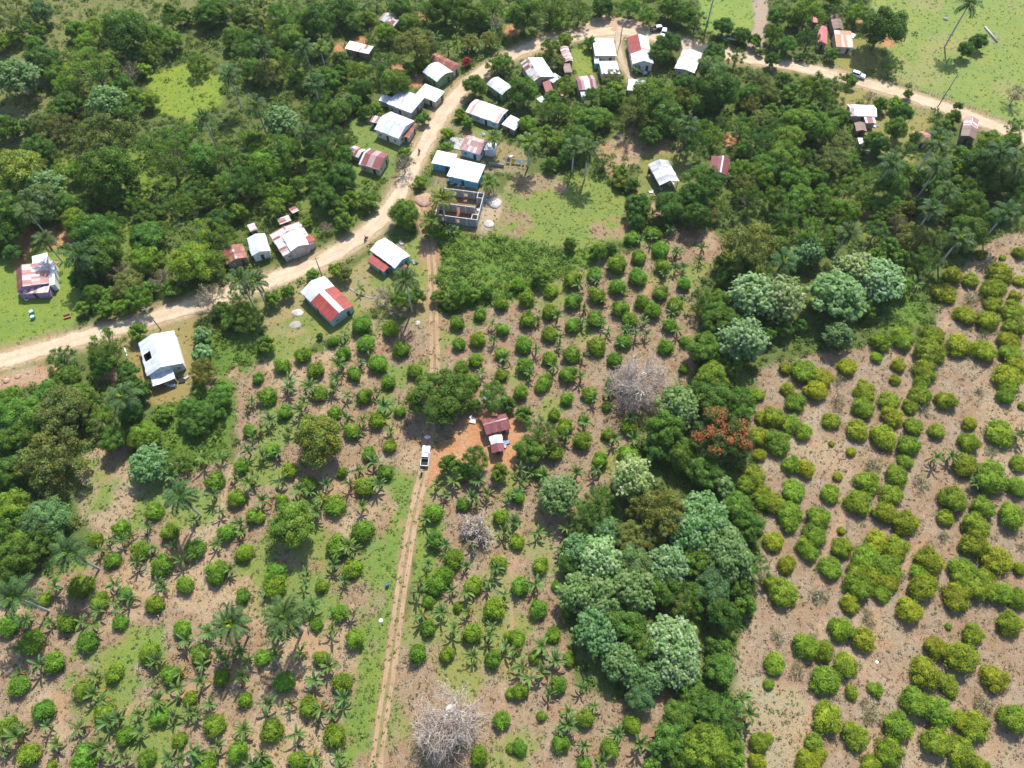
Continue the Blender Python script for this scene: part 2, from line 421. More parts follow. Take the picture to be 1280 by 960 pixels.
# canopy trees (R = crown radius the mesh is built at)
for s in range(4): tree_proto('dome', 10+s, 34, 5, 4.6, 4.0, 0.27, 12500, 0.30, inner=0.74, core=.68)
for s in range(4): tree_proto('lumpy', 20+s, 19, 5, 4.8, 3.9, 0.33, 11000, 0.33, inner=0.70, core=.66)
for s in range(3): tree_proto('loose', 30+s, 26, 5, 4.8, 3.8, 0.23, 8500, 0.32, inner=0.80, depth=0.6, core=.4)
for s in range(3): tree_proto('flat', 40+s, 30, 5, 5.2, 2.6, 0.22, 10500, 0.27, core=.5, inner=0.8, zmin=-0.1, flat=0.35, upbias=0.6)
for s in range(3): tree_proto('silver', 50+s, 26, 5, 4.8, 3.8, 0.30, 2000, 0.42, inner=0.76, gloss=True, rosette=True, bark=M_PALMT)
for s in range(5): tree_proto('feathery', 90+s, 30, 5, 4.9, 4.4, 0.17, 6000, 0.30, inner=0.84, depth=0.8, core=.35, aspect=.4, jit=.8, limbs=12)
for s in range(3): tree_proto('twiggy', 60+s, 20, 5, 4.4, 3.4, 0.22, 1500, 0.34, inner=0.8, depth=0.9, limbs=16, bark=M_DEAD)
for s in range(3): tree_proto('small', 70+s, 13, 2.4, 2.3, 2.0, 0.34, 2400, 0.30, inner=0.68, core=.7)
for s in range(2): tree_proto('smallsilver', 80+s, 10, 2.4, 2.3, 2.0, 0.34, 170, 0.5, inner=0.7, gloss=True, rosette=True)

# orchard bushes: one leafy dome down to the ground
BUSH = {}
def bush_proto(key, seed, R, n, leaf, nl, rough, H=1.0, gl=False, jit=.5):
    rng = np.random.default_rng(seed)
    lobes = [((0, 0, R*0.52*H), R*0.80)]
    for i in range(nl):
        a = 2*pi*i/nl*1.618+rng.uniform(-.3, .3); d = R*rng.uniform(0.30, 0.52+rough)
        lobes.append(((cos(a)*d, sin(a)*d, R*H*rng.uniform(0.30, 0.82)), R*rng.uniform(0.36, 0.5)))
    V, C = lobed(lobes, n, leaf, rng, 0.5, jit, 0.5, low=-0.7, depth=0.34, core=.70, rough=.95)
    # young leaves at the tips of the shoots are yellower
    k = len(V)//4; y = rng.random(k) < 0.22; y = np.repeat(y, 4)
    C[y] *= np.array([1.28, 1.16, 0.8])
    BUSH.setdefault(key, []).append((leafmesh(key, V, C, M_GLOSSY if gl else M_LEAF), R))
for s in range(5): bush_proto('citrus_bush', 100+s, 2.2, 3200, 0.24, 10, 0.02, 1.05)
for s in range(5): bush_proto('spreading_bush', 110+s, 2.9, 4600, 0.26, 12, 0.10, 0.85)
def thin_bush(seed):
    rng = np.random.default_rng(seed); R = 2.2
    lobes = [((rng.uniform(-.7, .7)*R*.8, rng.uniform(-.7, .7)*R*.8, R*rng.uniform(.25, .6)), R*rng.uniform(.25, .4)) for _ in range(12)]
    V, C = lobed(lobes, 800, 0.26, rng, 0.4, 0.7, 0.4, low=-0.7, depth=0.9)
    mb = MB()
    for k in range(26):
        a = rng.uniform(0, 2*pi); r = R*rng.uniform(.4, .95)
        mb.tube([(0, 0, 0), (cos(a)*r*.5, sin(a)*r*.5, R*.45), (cos(a)*r, sin(a)*r, R*rng.uniform(.4, .85))], [.05, .03, .012], 3, cap=False)
    BUSH.setdefault('thin_bush', []).append((leafmesh('thin_bush', V, C, M_LEAF), R, mb.mesh('stems', M_DEAD)))
for s in range(3): thin_bush(120+s)

# banana plants
def banana_proto(seed, n=9, L=2.1, sh=1.5):
    rng = np.random.default_rng(seed)
    Vs, Cs = [], []
    for i in range(n):
        a = 2*pi*i/n*1.0+rng.uniform(-.35, .35); l = L*rng.uniform(0.75, 1.12); dead = rng.random() < 0.17
        e0 = radians(rng.uniform(35, 75)) if not dead else radians(-20)
        d = np.array([cos(a), sin(a), 0]); sd = np.array([-sin(a), cos(a), 0]); z = np.array([0, 0, 1.0])
        p = np.array([0, 0, sh])+d*0.08; seg = 6; e = e0; drop = radians(rng.uniform(15, 26))
        col = np.array([1, 1, 1])*rng.uniform(.8, 1.2)
        if dead: col = np.array([2.6, 1.1, 1.3])*0.9
        tw = rng.uniform(-0.5, 0.5)
        prev = None
        for k in range(seg+1):
            t = k/seg; w = l*0.10*(math.sin(pi*min(1, t*0.93+0.07))**0.6 if t < 1 else 0.05)*(0.35 if k == 0 else 1)
            up = -sin(e)*d+cos(e)*z
            side = sd*cos(tw)+up*sin(tw); n_ = up*cos(tw)-sd*sin(tw)
            row = (p+side*w+n_*w*0.35*rng.uniform(.4, 1.4), p, p-side*w+n_*w*0.35*rng.uniform(.4, 1.4))
            if prev is not None:
                sh_ = col*rng.uniform(.85, 1.15)
                Vs.append(np.array([prev[0], row[0], row[1], prev[1]])); Cs.append(np.tile(sh_, (4, 1)))
                Vs.append(np.array([prev[1], row[1], row[2], prev[2]])); Cs.append(np.tile(sh_*rng.uniform(.9, 1.1), (4, 1)))
            prev = row
            p = p+(d*cos(e)+z*sin(e))*l/seg; e -= drop*(0.5+t)
    V = np.concatenate(Vs); C = np.concatenate(Cs)
    lm = leafmesh('leaves', V, C, M_GLOSSY)
    mb = MB(); mb.tube([(0, 0, -.2), (0.02, 0, .7), (0, 0, sh), (0, 0, sh+0.3)], [.17, .14, .1, .04], 7)
    for _ in range(3):      # dry leaf skirt
        a = rng.uniform(0, 2*pi); mb.tube([(0, 0, sh-.2), (cos(a)*.3, sin(a)*.3, sh-.6), (cos(a)*.35, sin(a)*.35, .5)], [.05, .09, .02], 4)
    return lm, mb.mesh('pseudostem', M_STEM, True)
BANANA = [banana_proto(200+s, n) for s, n in enumerate((10, 11, 12, 9, 13, 10))]

# palms
def palm_crown(seed, nf=17, L=3.3, coconut=False):
    rng = np.random.default_rng(seed); Vs, Cs = [], []
    for i in range(nf):
        a = i*2.39996+rng.uniform(-.15, .15); t0 = i/nf
        e = radians(78-t0*(95 if not coconut else 80)+rng.uniform(-8, 8)); l = L*rng.uniform(.85, 1.1)*(0.8+0.2*min(1, t0*3))
        d = np.array([cos(a), sin(a), 0]); sd = np.array([-sin(a), cos(a), 0]); z = np.array([0, 0, 1.0])
        p = d*0.1; seg = 11; drop = radians(rng.uniform(7, 11))
        tone = np.array([1, 1, 1])*rng.uniform(.75, 1.2)*(1.0 if t0 < .85 else 0.9)
        if t0 > .92: tone = tone*np.array([1.7, 1.15, .9])
        for k in range(seg):
            t = k/seg; ax = d*cos(e)+z*sin(e); up = -sin(e)*d+cos(e)*z
            q = p+ax*l/seg
            r = 0.05*(1-t)+0.012
            Vs.append(np.array([p+sd*r, q+sd*r*.9, q-sd*r*.9, p-sd*r])); Cs.append(np.tile(tone*np.array([1.3, 1.2, 1.0]), (4, 1)))
            if k >= 1:
                ll = l*0.27*math.sin(pi*(0.14+0.80*t))**0.8
                for half in (0, .5):
                    b = p+(q-p)*half
                    for s in (1, -1):
                        dirn = sd*s*0.86+ax*0.45; dirn /= np.linalg.norm(dirn)
                        u_ = up*rng.uniform(-0.35, 0.45)
                        tip = b+(dirn+u_*0.6)*ll-z*ll*rng.uniform(.15, .5); mid = b+(dirn+u_)*ll*.5
                        wv = ax*0.10*L/3.3
                        v = tone*rng.uniform(.8, 1.2)
                        Vs.append(np.array([b, mid+wv, tip, mid-wv])); Cs.append(np.tile(v, (4, 1)))
            p = q; e -= drop*(0.4+t*1.1)
    return leafmesh('fronds', np.concatenate(Vs), np.concatenate(Cs), M_FROND)
PALMC = [palm_crown(300+s) for s in range(4)]
COCOC = [palm_crown(320+s, 19, 3.2, True) for s in range(2)]
def palm_trunk():
    mb = MB(); mb.tube([(0, 0, -.03), (0, 0, .02), (0, 0, .3), (0, 0, .55), (0, 0, .97)], [.34, .27, .24, .27, .17], 10)
    return mb.mesh('trunk', M_PALMT, True)
PALMT = palm_trunk()
def crownshaft():
    mb = MB(); mb.tube([(0, 0, -.7), (0, 0, 0), (0, 0, .6), (0, 0, 1.0)], [.19, .22, .16, .06], 8)
    return mb.mesh('crownshaft', plain('palm_crownshaft', (0.14, 0.22, 0.05), .5, .1), True)
SHAFT = crownshaft()
def spear_mesh():
    rng = np.random.default_rng(5); Vs = []
    for k in range(26):
        a = rng.uniform(0, 2*pi); b = np.array([cos(a)*.1, sin(a)*.1, .5]); tip = np.array([cos(a)*.75*rng.uniform(.4, 1.2), sin(a)*.75*rng.uniform(.4, 1.2), 1.5*rng.uniform(.4, 1.0)])
        m_ = (b+tip)/2+np.array([0, 0, .25]); s = np.array([-sin(a), cos(a), 0])*.11
        Vs.append(np.array([b, m_+s, tip, m_-s]))
    V = np.concatenate(Vs); return leafmesh('young_fronds', V, np.ones((len(V), 3)), M_LEAF)
SPEAR = spear_mesh()

# bare trees
def bare_proto(seed, R, H, depth=6, n0=7):
    rng = np.random.default_rng(seed); big, fine = MB(), MB()
    def grow(p, d, l, r, lv):
        k = 3 if lv < 3 else 2; pts = [p]; dd = d.copy()
        for _ in range(k):
            dd = (dd+Vector(rng.normal(0, .16, 3))).normalized(); pts.append(pts[-1]+dd*l/k)
        (big if lv < 3 else fine).tube(pts, [max(.020, r*(1-.4*i/k)) for i in range(k+1)], 6 if lv < 2 else (4 if lv < 4 else 3), cap=False)
        if lv >= depth: return
        nb = n0 if lv == 0 else (4 if lv < 3 else 3 if lv < 5 else 2)
        for i in range(nb):
            t = 1.0 if i == 0 else rng.uniform(.35, 1)
            b = pts[-1] if t == 1 else pts[min(k-1, int(t*k))].lerp(pts[min(k, int(t*k)+1)], t*k-int(t*k))
            ang = radians(rng.uniform(25, 62)) if lv else radians(rng.uniform(38, 66))
            ax = dd.orthogonal().normalized(); ax.rotate(Matrix.Rotation(rng.uniform(0, 2*pi) if lv else 2*pi*i/nb+rng.uniform(-.3, .3), 3, dd))
            nd = (dd*cos(ang)+ax*sin(ang)); nd.z += 0.06; nd.normalize()
            grow(b, nd, l*rng.uniform(.66, .86), r*(.55 if lv else .5), lv+1)
    grow(Vector((0, 0, -.2)), Vector((0, 0, 1)), H*.30, R*.075, 0)
    k = R/np.percentile(np.hypot(*np.array(fine.v)[:, :2].T), 90)
    for b in (big, fine): b.v = [(x*k, y*k, z*k) for x, y, z in b.v]
    return big.mesh('limbs', M_LIMB, True), fine.mesh('twigs', M_DEAD)
BARE = [bare_proto(400, 7, 10, 6, 9), bare_proto(401, 6, 9, 6, 8), bare_proto(402, 3, 3.2, 5, 6)]

# ------------------------------------------------------------------ the ground: one sheet, zoned by what covers it
def vnoise(x, y, sc, seed=0):
    X, Y = x/sc, y/sc; xi, yi = np.floor(X), np.floor(Y); fx, fy = X-xi, Y-yi
    fx, fy = fx*fx*(3-2*fx), fy*fy*(3-2*fy)
    def h(a, b):
        v = np.sin(a*127.1+b*311.7+seed*74.7)*43758.5453; return v-np.floor(v)
    return (h(xi, yi)*(1-fx)+h(xi+1, yi)*fx)*(1-fy)+(h(xi, yi+1)*(1-fx)+h(xi+1, yi+1)*fx)*fy
def fbm(x, y, sc, seed=0): return 0.55*vnoise(x, y, sc, seed)+0.3*vnoise(x, y, sc/2.3, seed+1)+0.15*vnoise(x, y, sc/5, seed+2)

def sdist(px, py, poly):
    """signed distance, positive inside"""
    d = np.full(px.shape, 1e9); ins = np.zeros(px.shape, bool); n = len(poly)
    for i in range(n):
        (ax, ay), (bx, by) = poly[i], poly[(i+1) % n]
        ex, ey = bx-ax, by-ay; t = np.clip(((px-ax)*ex+(py-ay)*ey)/(ex*ex+ey*ey+1e-9), 0, 1)
        d = np.minimum(d, np.hypot(px-ax-t*ex, py-ay-t*ey))
        c = ((ay > py) != (by > py)) & (px < (bx-ax)*(py-ay)/(by-ay+1e-12)+ax); ins ^= c
    return np.where(ins, d, -d)
def pdist(px, py, line):
    d = np.full(px.shape, 1e9)
    for (ax, ay), (bx, by) in zip(line, line[1:]):
        ex, ey = bx-ax, by-ay; t = np.clip(((px-ax)*ex+(py-ay)*ey)/(ex*ex+ey*ey+1e-9), 0, 1)
        d = np.minimum(d, np.hypot(px-ax-t*ex, py-ay-t*ey))
    return d
def smooth(line, n=2):
    for _ in range(n):
        out = [line[0]]
        for a, b in zip(line, line[1:]):
            out += [(a[0]*.75+b[0]*.25, a[1]*.75+b[1]*.25), (a[0]*.25+b[0]*.75, a[1]*.25+b[1]*.75)]
        line = out+[line[-1]]
    return line
def px_line(s): return [G(*map(float, p.split(','))) for p in s.split()]

ROAD = smooth(px_line("-60,468 0,452 70,431 150,409 220,390 290,366 340,350 385,334 430,311 465,286 492,256 510,222 527,187 546,152 570,119 600,90 635,70 680,53 730,43 768,37 800,42 850,53 890,63 930,73 980,80 1020,88 1060,98 1100,109 1140,121 1180,134 1230,152 1290,176"))
SIDE = smooth(px_line("772,40 773,62 779,82 790,100 792,112"))
TRACK = smooth(px_line("523,250 531,272 538,305 541,345 542,400 544,450 541,500 536,545 530,590 518,640 507,700 498,760 489,830 478,900 470,960 462,1010"))
UPTRACK = smooth(px_line("950,-10 952,10 950,40 940,70"))
PLAZA = [G(*p) for p in ((715,48),(738,24),(757,18),(775,22),(800,26),(815,36),(812,47),(790,50),(760,50))]

step = 0.9
gx = np.arange(-235, 235.1, step); gy = np.arange(-45, 330.1, step)
X, Y = np.meshgrid(gx, gy); SH = X.shape
GC = np.zeros(SH+(4,)); GC[..., :3] = (0.085, 0.115, 0.032); GC[..., 3] = 0.6
D_SHRUB = np.full(SH, 0.34); D_WEED = np.zeros(SH); D_TUFT = np.zeros(SH); LIGHT = np.zeros(SH)
NZ = fbm(X, Y, 7.0, 3)-0.5; NZ2 = fbm(X, Y, 18.0, 9)-0.5
def zone(poly, col, grass=0.0, shrub=0.0, weed=0.0, tuft=0.0, light=0.0, soft=1.2, rag=4.0, amount=1.0, patch=None):
    P = [G(*map(float, p.split(','))) for p in poly.split()] if isinstance(poly, str) else poly
    m = sdist(X, Y, P)+NZ*rag
    m = np.clip(m/soft+0.5, 0, 1)*amount
    if patch is not None:
        pn = fbm(X, Y, patch[0], patch[2] if len(patch) > 2 else 21)
        m = m*np.clip((pn-patch[1])/0.10, 0, 1)
    for k in range(3): GC[..., k] += (col[k]-GC[..., k])*m
    GC[..., 3] += (grass-GC[..., 3])*m
    for A, v in ((D_SHRUB, shrub), (D_WEED, weed), (D_TUFT, tuft), (LIGHT, light)): A += (v-A)*m
SOIL = (0.222, 0.165, 0.108); DRY = (0.27, 0.215, 0.14); LAWN = (0.145, 0.205, 0.042); PAST = (0.168, 0.222, 0.062); ORANGE = (0.34, 0.19, 0.10); GREEN = (0.10, 0.165, 0.03)
zone("-80,-60 380,-40 350,20 130,42 90,95 45,185 0,210 -80,260", (0.135, 0.145, 0.055), .7, .17, .15, .3, .4)
zone("185,95 232,82 272,95 280,128 252,150 195,145", (0.16, 0.22, 0.035), 1, .02, .02, .5, 1)
zone("-60,300 25,298 70,302 105,360 106,398 60,428 -60,455", LAWN, 1, 0, 0, .25, .6)
zone("-60,195 60,190 125,215 130,262 60,272 -60,265", (0.15, 0.19, 0.04), .9, .25, .2, .5, 1, rag=8, soft=3)
zone("120,185 200,190 260,220 250,250 180,262 130,240", (0.12, 0.18, 0.035), .9, .3, .2, .5, 1, rag=8, soft=3)
zone("130,270 200,262 215,320 170,345 140,320", (0.13, 0.18, 0.04), .9, .25, .2, .5, 1, rag=8, soft=3)
zone("380,200 470,225 480,262 400,300 370,260", (0.12, 0.165, 0.04), .9, .25, .2, .4, .8, rag=8, soft=3)
zone("1010,120 1060,200 1090,260 1150,290 1100,330 1010,280 960,200", (0.15, 0.17, 0.05), .7, .2, .2, .3, .7, rag=9, soft=3, patch=(9, .45, 17))
zone("560,60 640,30 660,10 540,0 520,60", (0.12, 0.18, 0.04), .9, .3, .2, .4, .9, rag=6, soft=3)
zone("45,292 92,272 95,300 60,312", ORANGE, .1, .01, .03)
zone("12,300 40,285 36,322 20,335", ORANGE, .1, .01, .03)
ORCH_L = "292,470 335,445 400,440 430,402 500,396 545,392 537,600 470,960 455,1060 -120,1060 -120,760 0,735 60,722 110,690 100,620 108,572 170,568 215,592 290,572 293,520"
zone(ORCH_L, SOIL, .05, 0, .26, .06)
zone("90,575 130,552 185,566 180,640 145,690 100,650", DRY, .3, 0, .3, .1)
ORCH_C = "545,398 560,393 640,375 770,317 850,285 905,300 870,360 866,460 850,492 790,565 740,612 700,665 700,760 720,850 800,895 830,960 840,1060 470,1060 470,960 537,600"
zone(ORCH_C, SOIL, .05, 0, .26, .06)
ORCH_R = "1420,250 1280,288 1220,308 1190,350 1160,425 1100,425 1000,445 945,468 940,560 962,640 948,740 920,830 935,960 935,1060 1420,1060"
zone(ORCH_R, (0.222, 0.168, 0.114), .05, 0, .20, .05)
zone(ORCH_R, (0.27, 0.21, 0.14), .25, 0, .2, .2, patch=(14, .54, 5))
zone(ORCH_L, (0.29, 0.22, 0.14), .2, 0, .2, .15, patch=(13, .55, 6))
zone(ORCH_L, (0.14, 0.19, 0.05), .8, 0, .4, .6, patch=(11, .58, 7))
zone(ORCH_C, (0.17, 0.19, 0.06), .7, 0, .4, .4, patch=(10, .59, 8))
zone("95,800 205,780 215,880 150,900 90,860", (0.13, 0.20, 0.04), .9, .0, .5, .8, amount=.9, patch=(9, .42))
zone("920,850 1005,862 1012,1000 935,1000", (0.26, 0.215, 0.135), .5, 0, .2, .4)
zone("1085,-40 1420,-60 1420,200 1280,168 1230,152 1170,127 1112,96 1098,50", PAST, 1, 0.002, .05, .25, .8)
zone("868,-30 948,-30 944,46 905,48 872,36", (0.17, 0.235, 0.06), 1, 0, .05, .25, .8)
zone("1085,-40 1420,-60 1420,200 1230,152 1112,96 1098,50", (0.205, 0.222, 0.085), .9, 0, .05, .3, .8, patch=(12, .55, 4))
zone("1042,58 1095,40 1113,98 1062,90 1038,82", (0.20, 0.20, 0.065), 1, .02, .1, .3, .6)
zone("1040,112 1082,102 1130,127 1168,142 1165,172 1140,205 1095,190 1050,132", (0.20, 0.195, 0.07), 1, .03, .1, .3, .6)
zone("326,380 382,348 425,342 470,318 500,308 530,285 540,330 543,398 500,402 450,392 430,412 378,446 335,452", (0.155, 0.19, 0.055), 1, .0, .1, .4, .7)
zone("326,380 382,348 425,342 470,318 530,285 543,398 430,412 378,446 335,452", (0.23, 0.20, 0.10), .6, .0, .1, .3, .4, patch=(8, .58, 2))
zone("640,218 760,224 792,262 785,300 720,312 608,290 612,258", (0.148, 0.195, 0.050), 1, .0, .2, .5, .7)
zone("640,218 760,224 792,262 785,300 720,312 608,290 612,258", (0.23, 0.175, 0.105), .5, .0, .2, .2, .2, patch=(9, .58, 12))
zone("545,290 600,288 700,312 770,316 640,373 560,393 546,350", GREEN, 1, .55, .5, .8, 1, rag=2)
zone("435,148 470,144 547,176 517,200 500,226 438,215", (0.135, 0.185, 0.05), 1, .0, .05, .3, .6, rag=2)
zone("415,1000 428,930 440,860 458,760 474,680 490,596 530,592 514,700 494,850 470,1000", (0.125, 0.185, 0.042), 1, .0, .5, .9, .8, rag=9, soft=2.5, patch=(7, .41, 30))
zone("518,620 560,640 545,720 510,760", (0.13, 0.19, 0.04), .9, .0, .4, .6, .6, patch=(6, .48, 31))
zone("610,640 690,660 690,720 640,760 560,760", (0.20, 0.20, 0.085), .7, .0, .4, .5, .4, patch=(9, .45, 33))
zone("560,556 585,518 612,508 652,524 656,560 640,588 600,582 566,582 534,604 532,575", ORANGE, 0, 0, .02)
zone("742,188 790,163 852,180 852,212 800,207 760,222", (0.27, 0.20, 0.12), .2, .02, .1, .1)
zone("798,196 862,190 866,242 798,246", (0.165, 0.18, 0.06), 1, .01, .1, .3, .6)
zone("1095,372 1150,366 1162,405 1100,418", GREEN, 1, .5, .4, .6, 1)
zone("218,420 300,418 332,440 295,472 290,572 215,592 165,570 190,520 242,482", (0.09, 0.155, 0.03), 1, .35, .5, .6, 1)
zone("153,420 175,408 243,398 248,470 236,502 190,507 163,470", (0.215, 0.185, 0.075), .7, 0, .1, .25, .3, rag=1.5)
zone("780,878 835,868 852,940 790,952", SOIL, 0, .02, .2)
zone("-60,478 50,458 92,448 62,476 0,492 -60,510", (0.30, 0.205, 0.135), .1, .02, .1)
zone("556,152 622,172 662,192 655,216 612,218 545,192 540,230 520,250 600,300 640,262 620,235 560,232", (0.20, 0.175, 0.09), .5, .0, .1, .25, .3, rag=2)
zone("603,252 618,240 626,248 622,270 606,284", (0.36, 0.30, 0.23), .2, .0, .05, .1, rag=5, amount=.75)
zone("590,160 625,165 618,175 598,172", (0.18, 0.21, 0.05), 1, 0, .05, .3, .6, rag=1)
zone("712,62 738,58 742,96 722,98", (0.17, 0.215, 0.05), 1, 0, .05, .3, .6, rag=1)
for cx, cy, r in ((500,90,14),(518,100,12),(424,60,9),(528,22,10),(425,160,7),(448,52,9),(640,38,12),(812,78,12),(908,150,10),(912,175,12),(885,265,14),(865,275,12),(1108,52,10),(1078,30,8),(1085,268,8),(1060,240,8),(820,262,12),(845,255,12),(880,300,16),(790,190,10),(700,235,8),(265,478,10),(290,465,10),(140,472,9),(30,255,8)):
    x0, y0 = G(cx, cy); r *= mpp(cx, cy)
    zone([(x0+r*cos(a*pi/4), y0+r*1.2*sin(a*pi/4)) for a in range(8)], (0.33, 0.175, 0.085) if cy < 180 else (0.27, 0.19, 0.12), .0, .03, .1, rag=3)
# verges and lanes
dr = np.minimum(pdist(X, Y, ROAD), pdist(X, Y, SIDE)+2.0)
m = np.clip((5.2-dr+NZ*3.5)/1.2, 0, 1)
for k, v in enumerate((0.22, 0.19, 0.10)): GC[..., k] += (v-GC[..., k])*m*.8
D_SHRUB *= 1-m; D_TUFT += (0.15-D_TUFT)*m; D_WEED += (.1-D_WEED)*m
m = np.clip((3.4-dr+NZ*1.6)/0.8, 0, 1); mp = np.clip((sdist(X, Y, PLAZA)+NZ*3)/1.0, 0, 1); m = np.maximum(m, mp)
for k, v in enumerate((0.36, 0.26, 0.175)): GC[..., k] += (v-GC[..., k])*m
GC[..., 3] *= 1-m
for A in (D_SHRUB, D_WEED, D_TUFT): A *= 1-m
dt = pdist(X, Y, TRACK); m = np.clip((1.9-dt+NZ*1.2)/0.7, 0, 1)
ty = np.clip((Y-G(541, 345)[1])/6, 0, 1); m = np.maximum(m*.55, np.clip((3.1-dt+NZ*3)/.8, 0, 1)*ty)
for k, v in enumerate((0.27, 0.175, 0.105)): GC[..., k] += (v-GC[..., k])*m
for A in (D_SHRUB, D_WEED): A *= 1-m
D_TUFT *= 1-m*.8
m = np.clip((3.0-pdist(X, Y, UPTRACK)+NZ*2)/.8, 0, 1)
for k, v in enumerate((0.30, 0.24, 0.19)): GC[..., k] += (v-GC[..., k])*m
D_SHRUB *= 1-m

for pl in ("1000,960 1010,900 1030,800 1020,720 1055,640 1090,560 1150,470 1185,400", "1280,900 1230,840 1180,800 1100,800 1040,850", "1080,800 1130,700 1190,640 1220,560 1280,520", "0,830 90,800 180,770 260,700 330,610 400,560 500,520", "60,960 160,880 260,860 380,800 440,760", "640,560 660,620 640,700 640,800 620,900 640,960", "560,440 640,470 720,440 800,380 840,310"):
    d = pdist(X, Y, smooth(px_line(pl))); m = np.clip((.75-d+NZ*1.6)/.5, 0, 1)*.75
    for k, v in enumerate((0.30, 0.205, 0.13)): GC[..., k] += (v-GC[..., k])*m
    D_WEED *= 1-m; D_TUFT *= 1-m

def dens_block(x, y, r):
    m = np.hypot(X-x, Y-y) < r
    D_SHRUB[m] = 0; D_WEED[m] *= .3; D_TUFT[m] *= .3

def build_ground():
    ny, nx = SH; Z = hgt(X, Y)
    V = np.stack([X.ravel(), Y.ravel(), Z.ravel()], 1)
    i = np.arange(nx*ny).reshape(ny, nx)
    Q = np.stack([i[:-1, :-1], i[:-1, 1:], i[1:, 1:], i[1:, :-1]], -1).reshape(-1, 4)
    C = GC.reshape(-1, 4)
    # the same sheet carried on to the horizon
    ring = np.concatenate([i[0, :], i[1:, -1], i[-1, -2::-1], i[-2:0:-1, 0]])
    c = np.array([0, 140.0]); prev = ring
    for k, s in enumerate((1.5, 3, 8, 20)):
        d = V[ring, :2]-c; nv = np.concatenate([c+d*s, np.zeros((len(ring), 1))], 1)
        b = len(V); V = np.concatenate([V, nv]); nr = b+np.arange(len(ring))
        C = np.concatenate([C, np.tile((0.075, 0.10, 0.035, .8), (len(ring), 1))])
        Q = np.concatenate([Q, np.stack([np.roll(prev, -1), prev, nr, np.roll(nr, -1)], 1)]); prev = nr
    m, n, l, b = mat('ground_cover')
    at = n.new('ShaderNodeAttribute'); at.attribute_name = 'Col'
    tc = n.new('ShaderNodeTexCoord'); ob = tc.outputs['Object']
    n1 = noise(n, l, ob, 0.16, 4, .65); n2 = noise(n, l, ob, 1.1, 4, .7); n3 = noise(n, l, ob, 4.5, 3, .7); n4 = noise(n, l, ob, 0.5, 5, .7)
    base = at.outputs['Color']; g = at.outputs['Alpha']
    red = mixc(n, l, 1.0, base, (1.06, 0.92, 0.80), 'MULTIPLY')
    pale = mixc(n, l, 1.0, base, (1.12, 1.14, 1.12), 'MULTIPLY')
    soil = mixc(n, l, ramp(n, l, n1, .38, .62), pale, red)
    soil = mixc(n, l, ramp(n, l, n4, .56, .70, 0, .55), soil, (0.36, 0.31, 0.25))       # dry litter
    soil = mixc(n, l, ramp(n, l, n2, .58, .72, 0, .5), soil, (0.13, 0.10, 0.06))      # leaf mould
    yel = mixc(n, l, 1.0, base, (1.35, 1.10, 0.95), 'MULTIPLY'); dk = mixc(n, l, 1.0, base, (0.62, 0.78, 0.7), 'MULTIPLY')
    gr = mixc(n, l, ramp(n, l, n1, .35, .65), base, yel)
    gr = mixc(n, l, ramp(n, l, n2, .42, .66, 0, .8), gr, dk)
    col = mixc(n, l, g, soil, gr)
    v = math_(n, l, 'MULTIPLY', ramp(n, l, n3, .25, .75, .62, 1.36), ramp(n, l, n2, .25, .75, .80, 1.18))
    x = n.new('ShaderNodeVectorMath'); x.operation = 'SCALE'; l.new(col, x.inputs[0]); l.new(v, x.inputs['Scale'])
    l.new(x.outputs[0], b.inputs['Base Color']); b.inputs['Roughness'].default_value = .95; b.inputs['Specular IOR Level'].default_value = .1
    bp = n.new('ShaderNodeBump'); bp.inputs['Strength'].default_value = .8; bp.inputs['Distance'].default_value = .25
    l.new(math_(n, l, 'ADD', n2, math_(n, l, 'MULTIPLY', n3, .5)), bp.inputs['Height']); l.new(bp.outputs[0], b.inputs['Normal'])
    tag(link('ground', quadmesh('ground', V, Q, C, m, True)), kind='structure')

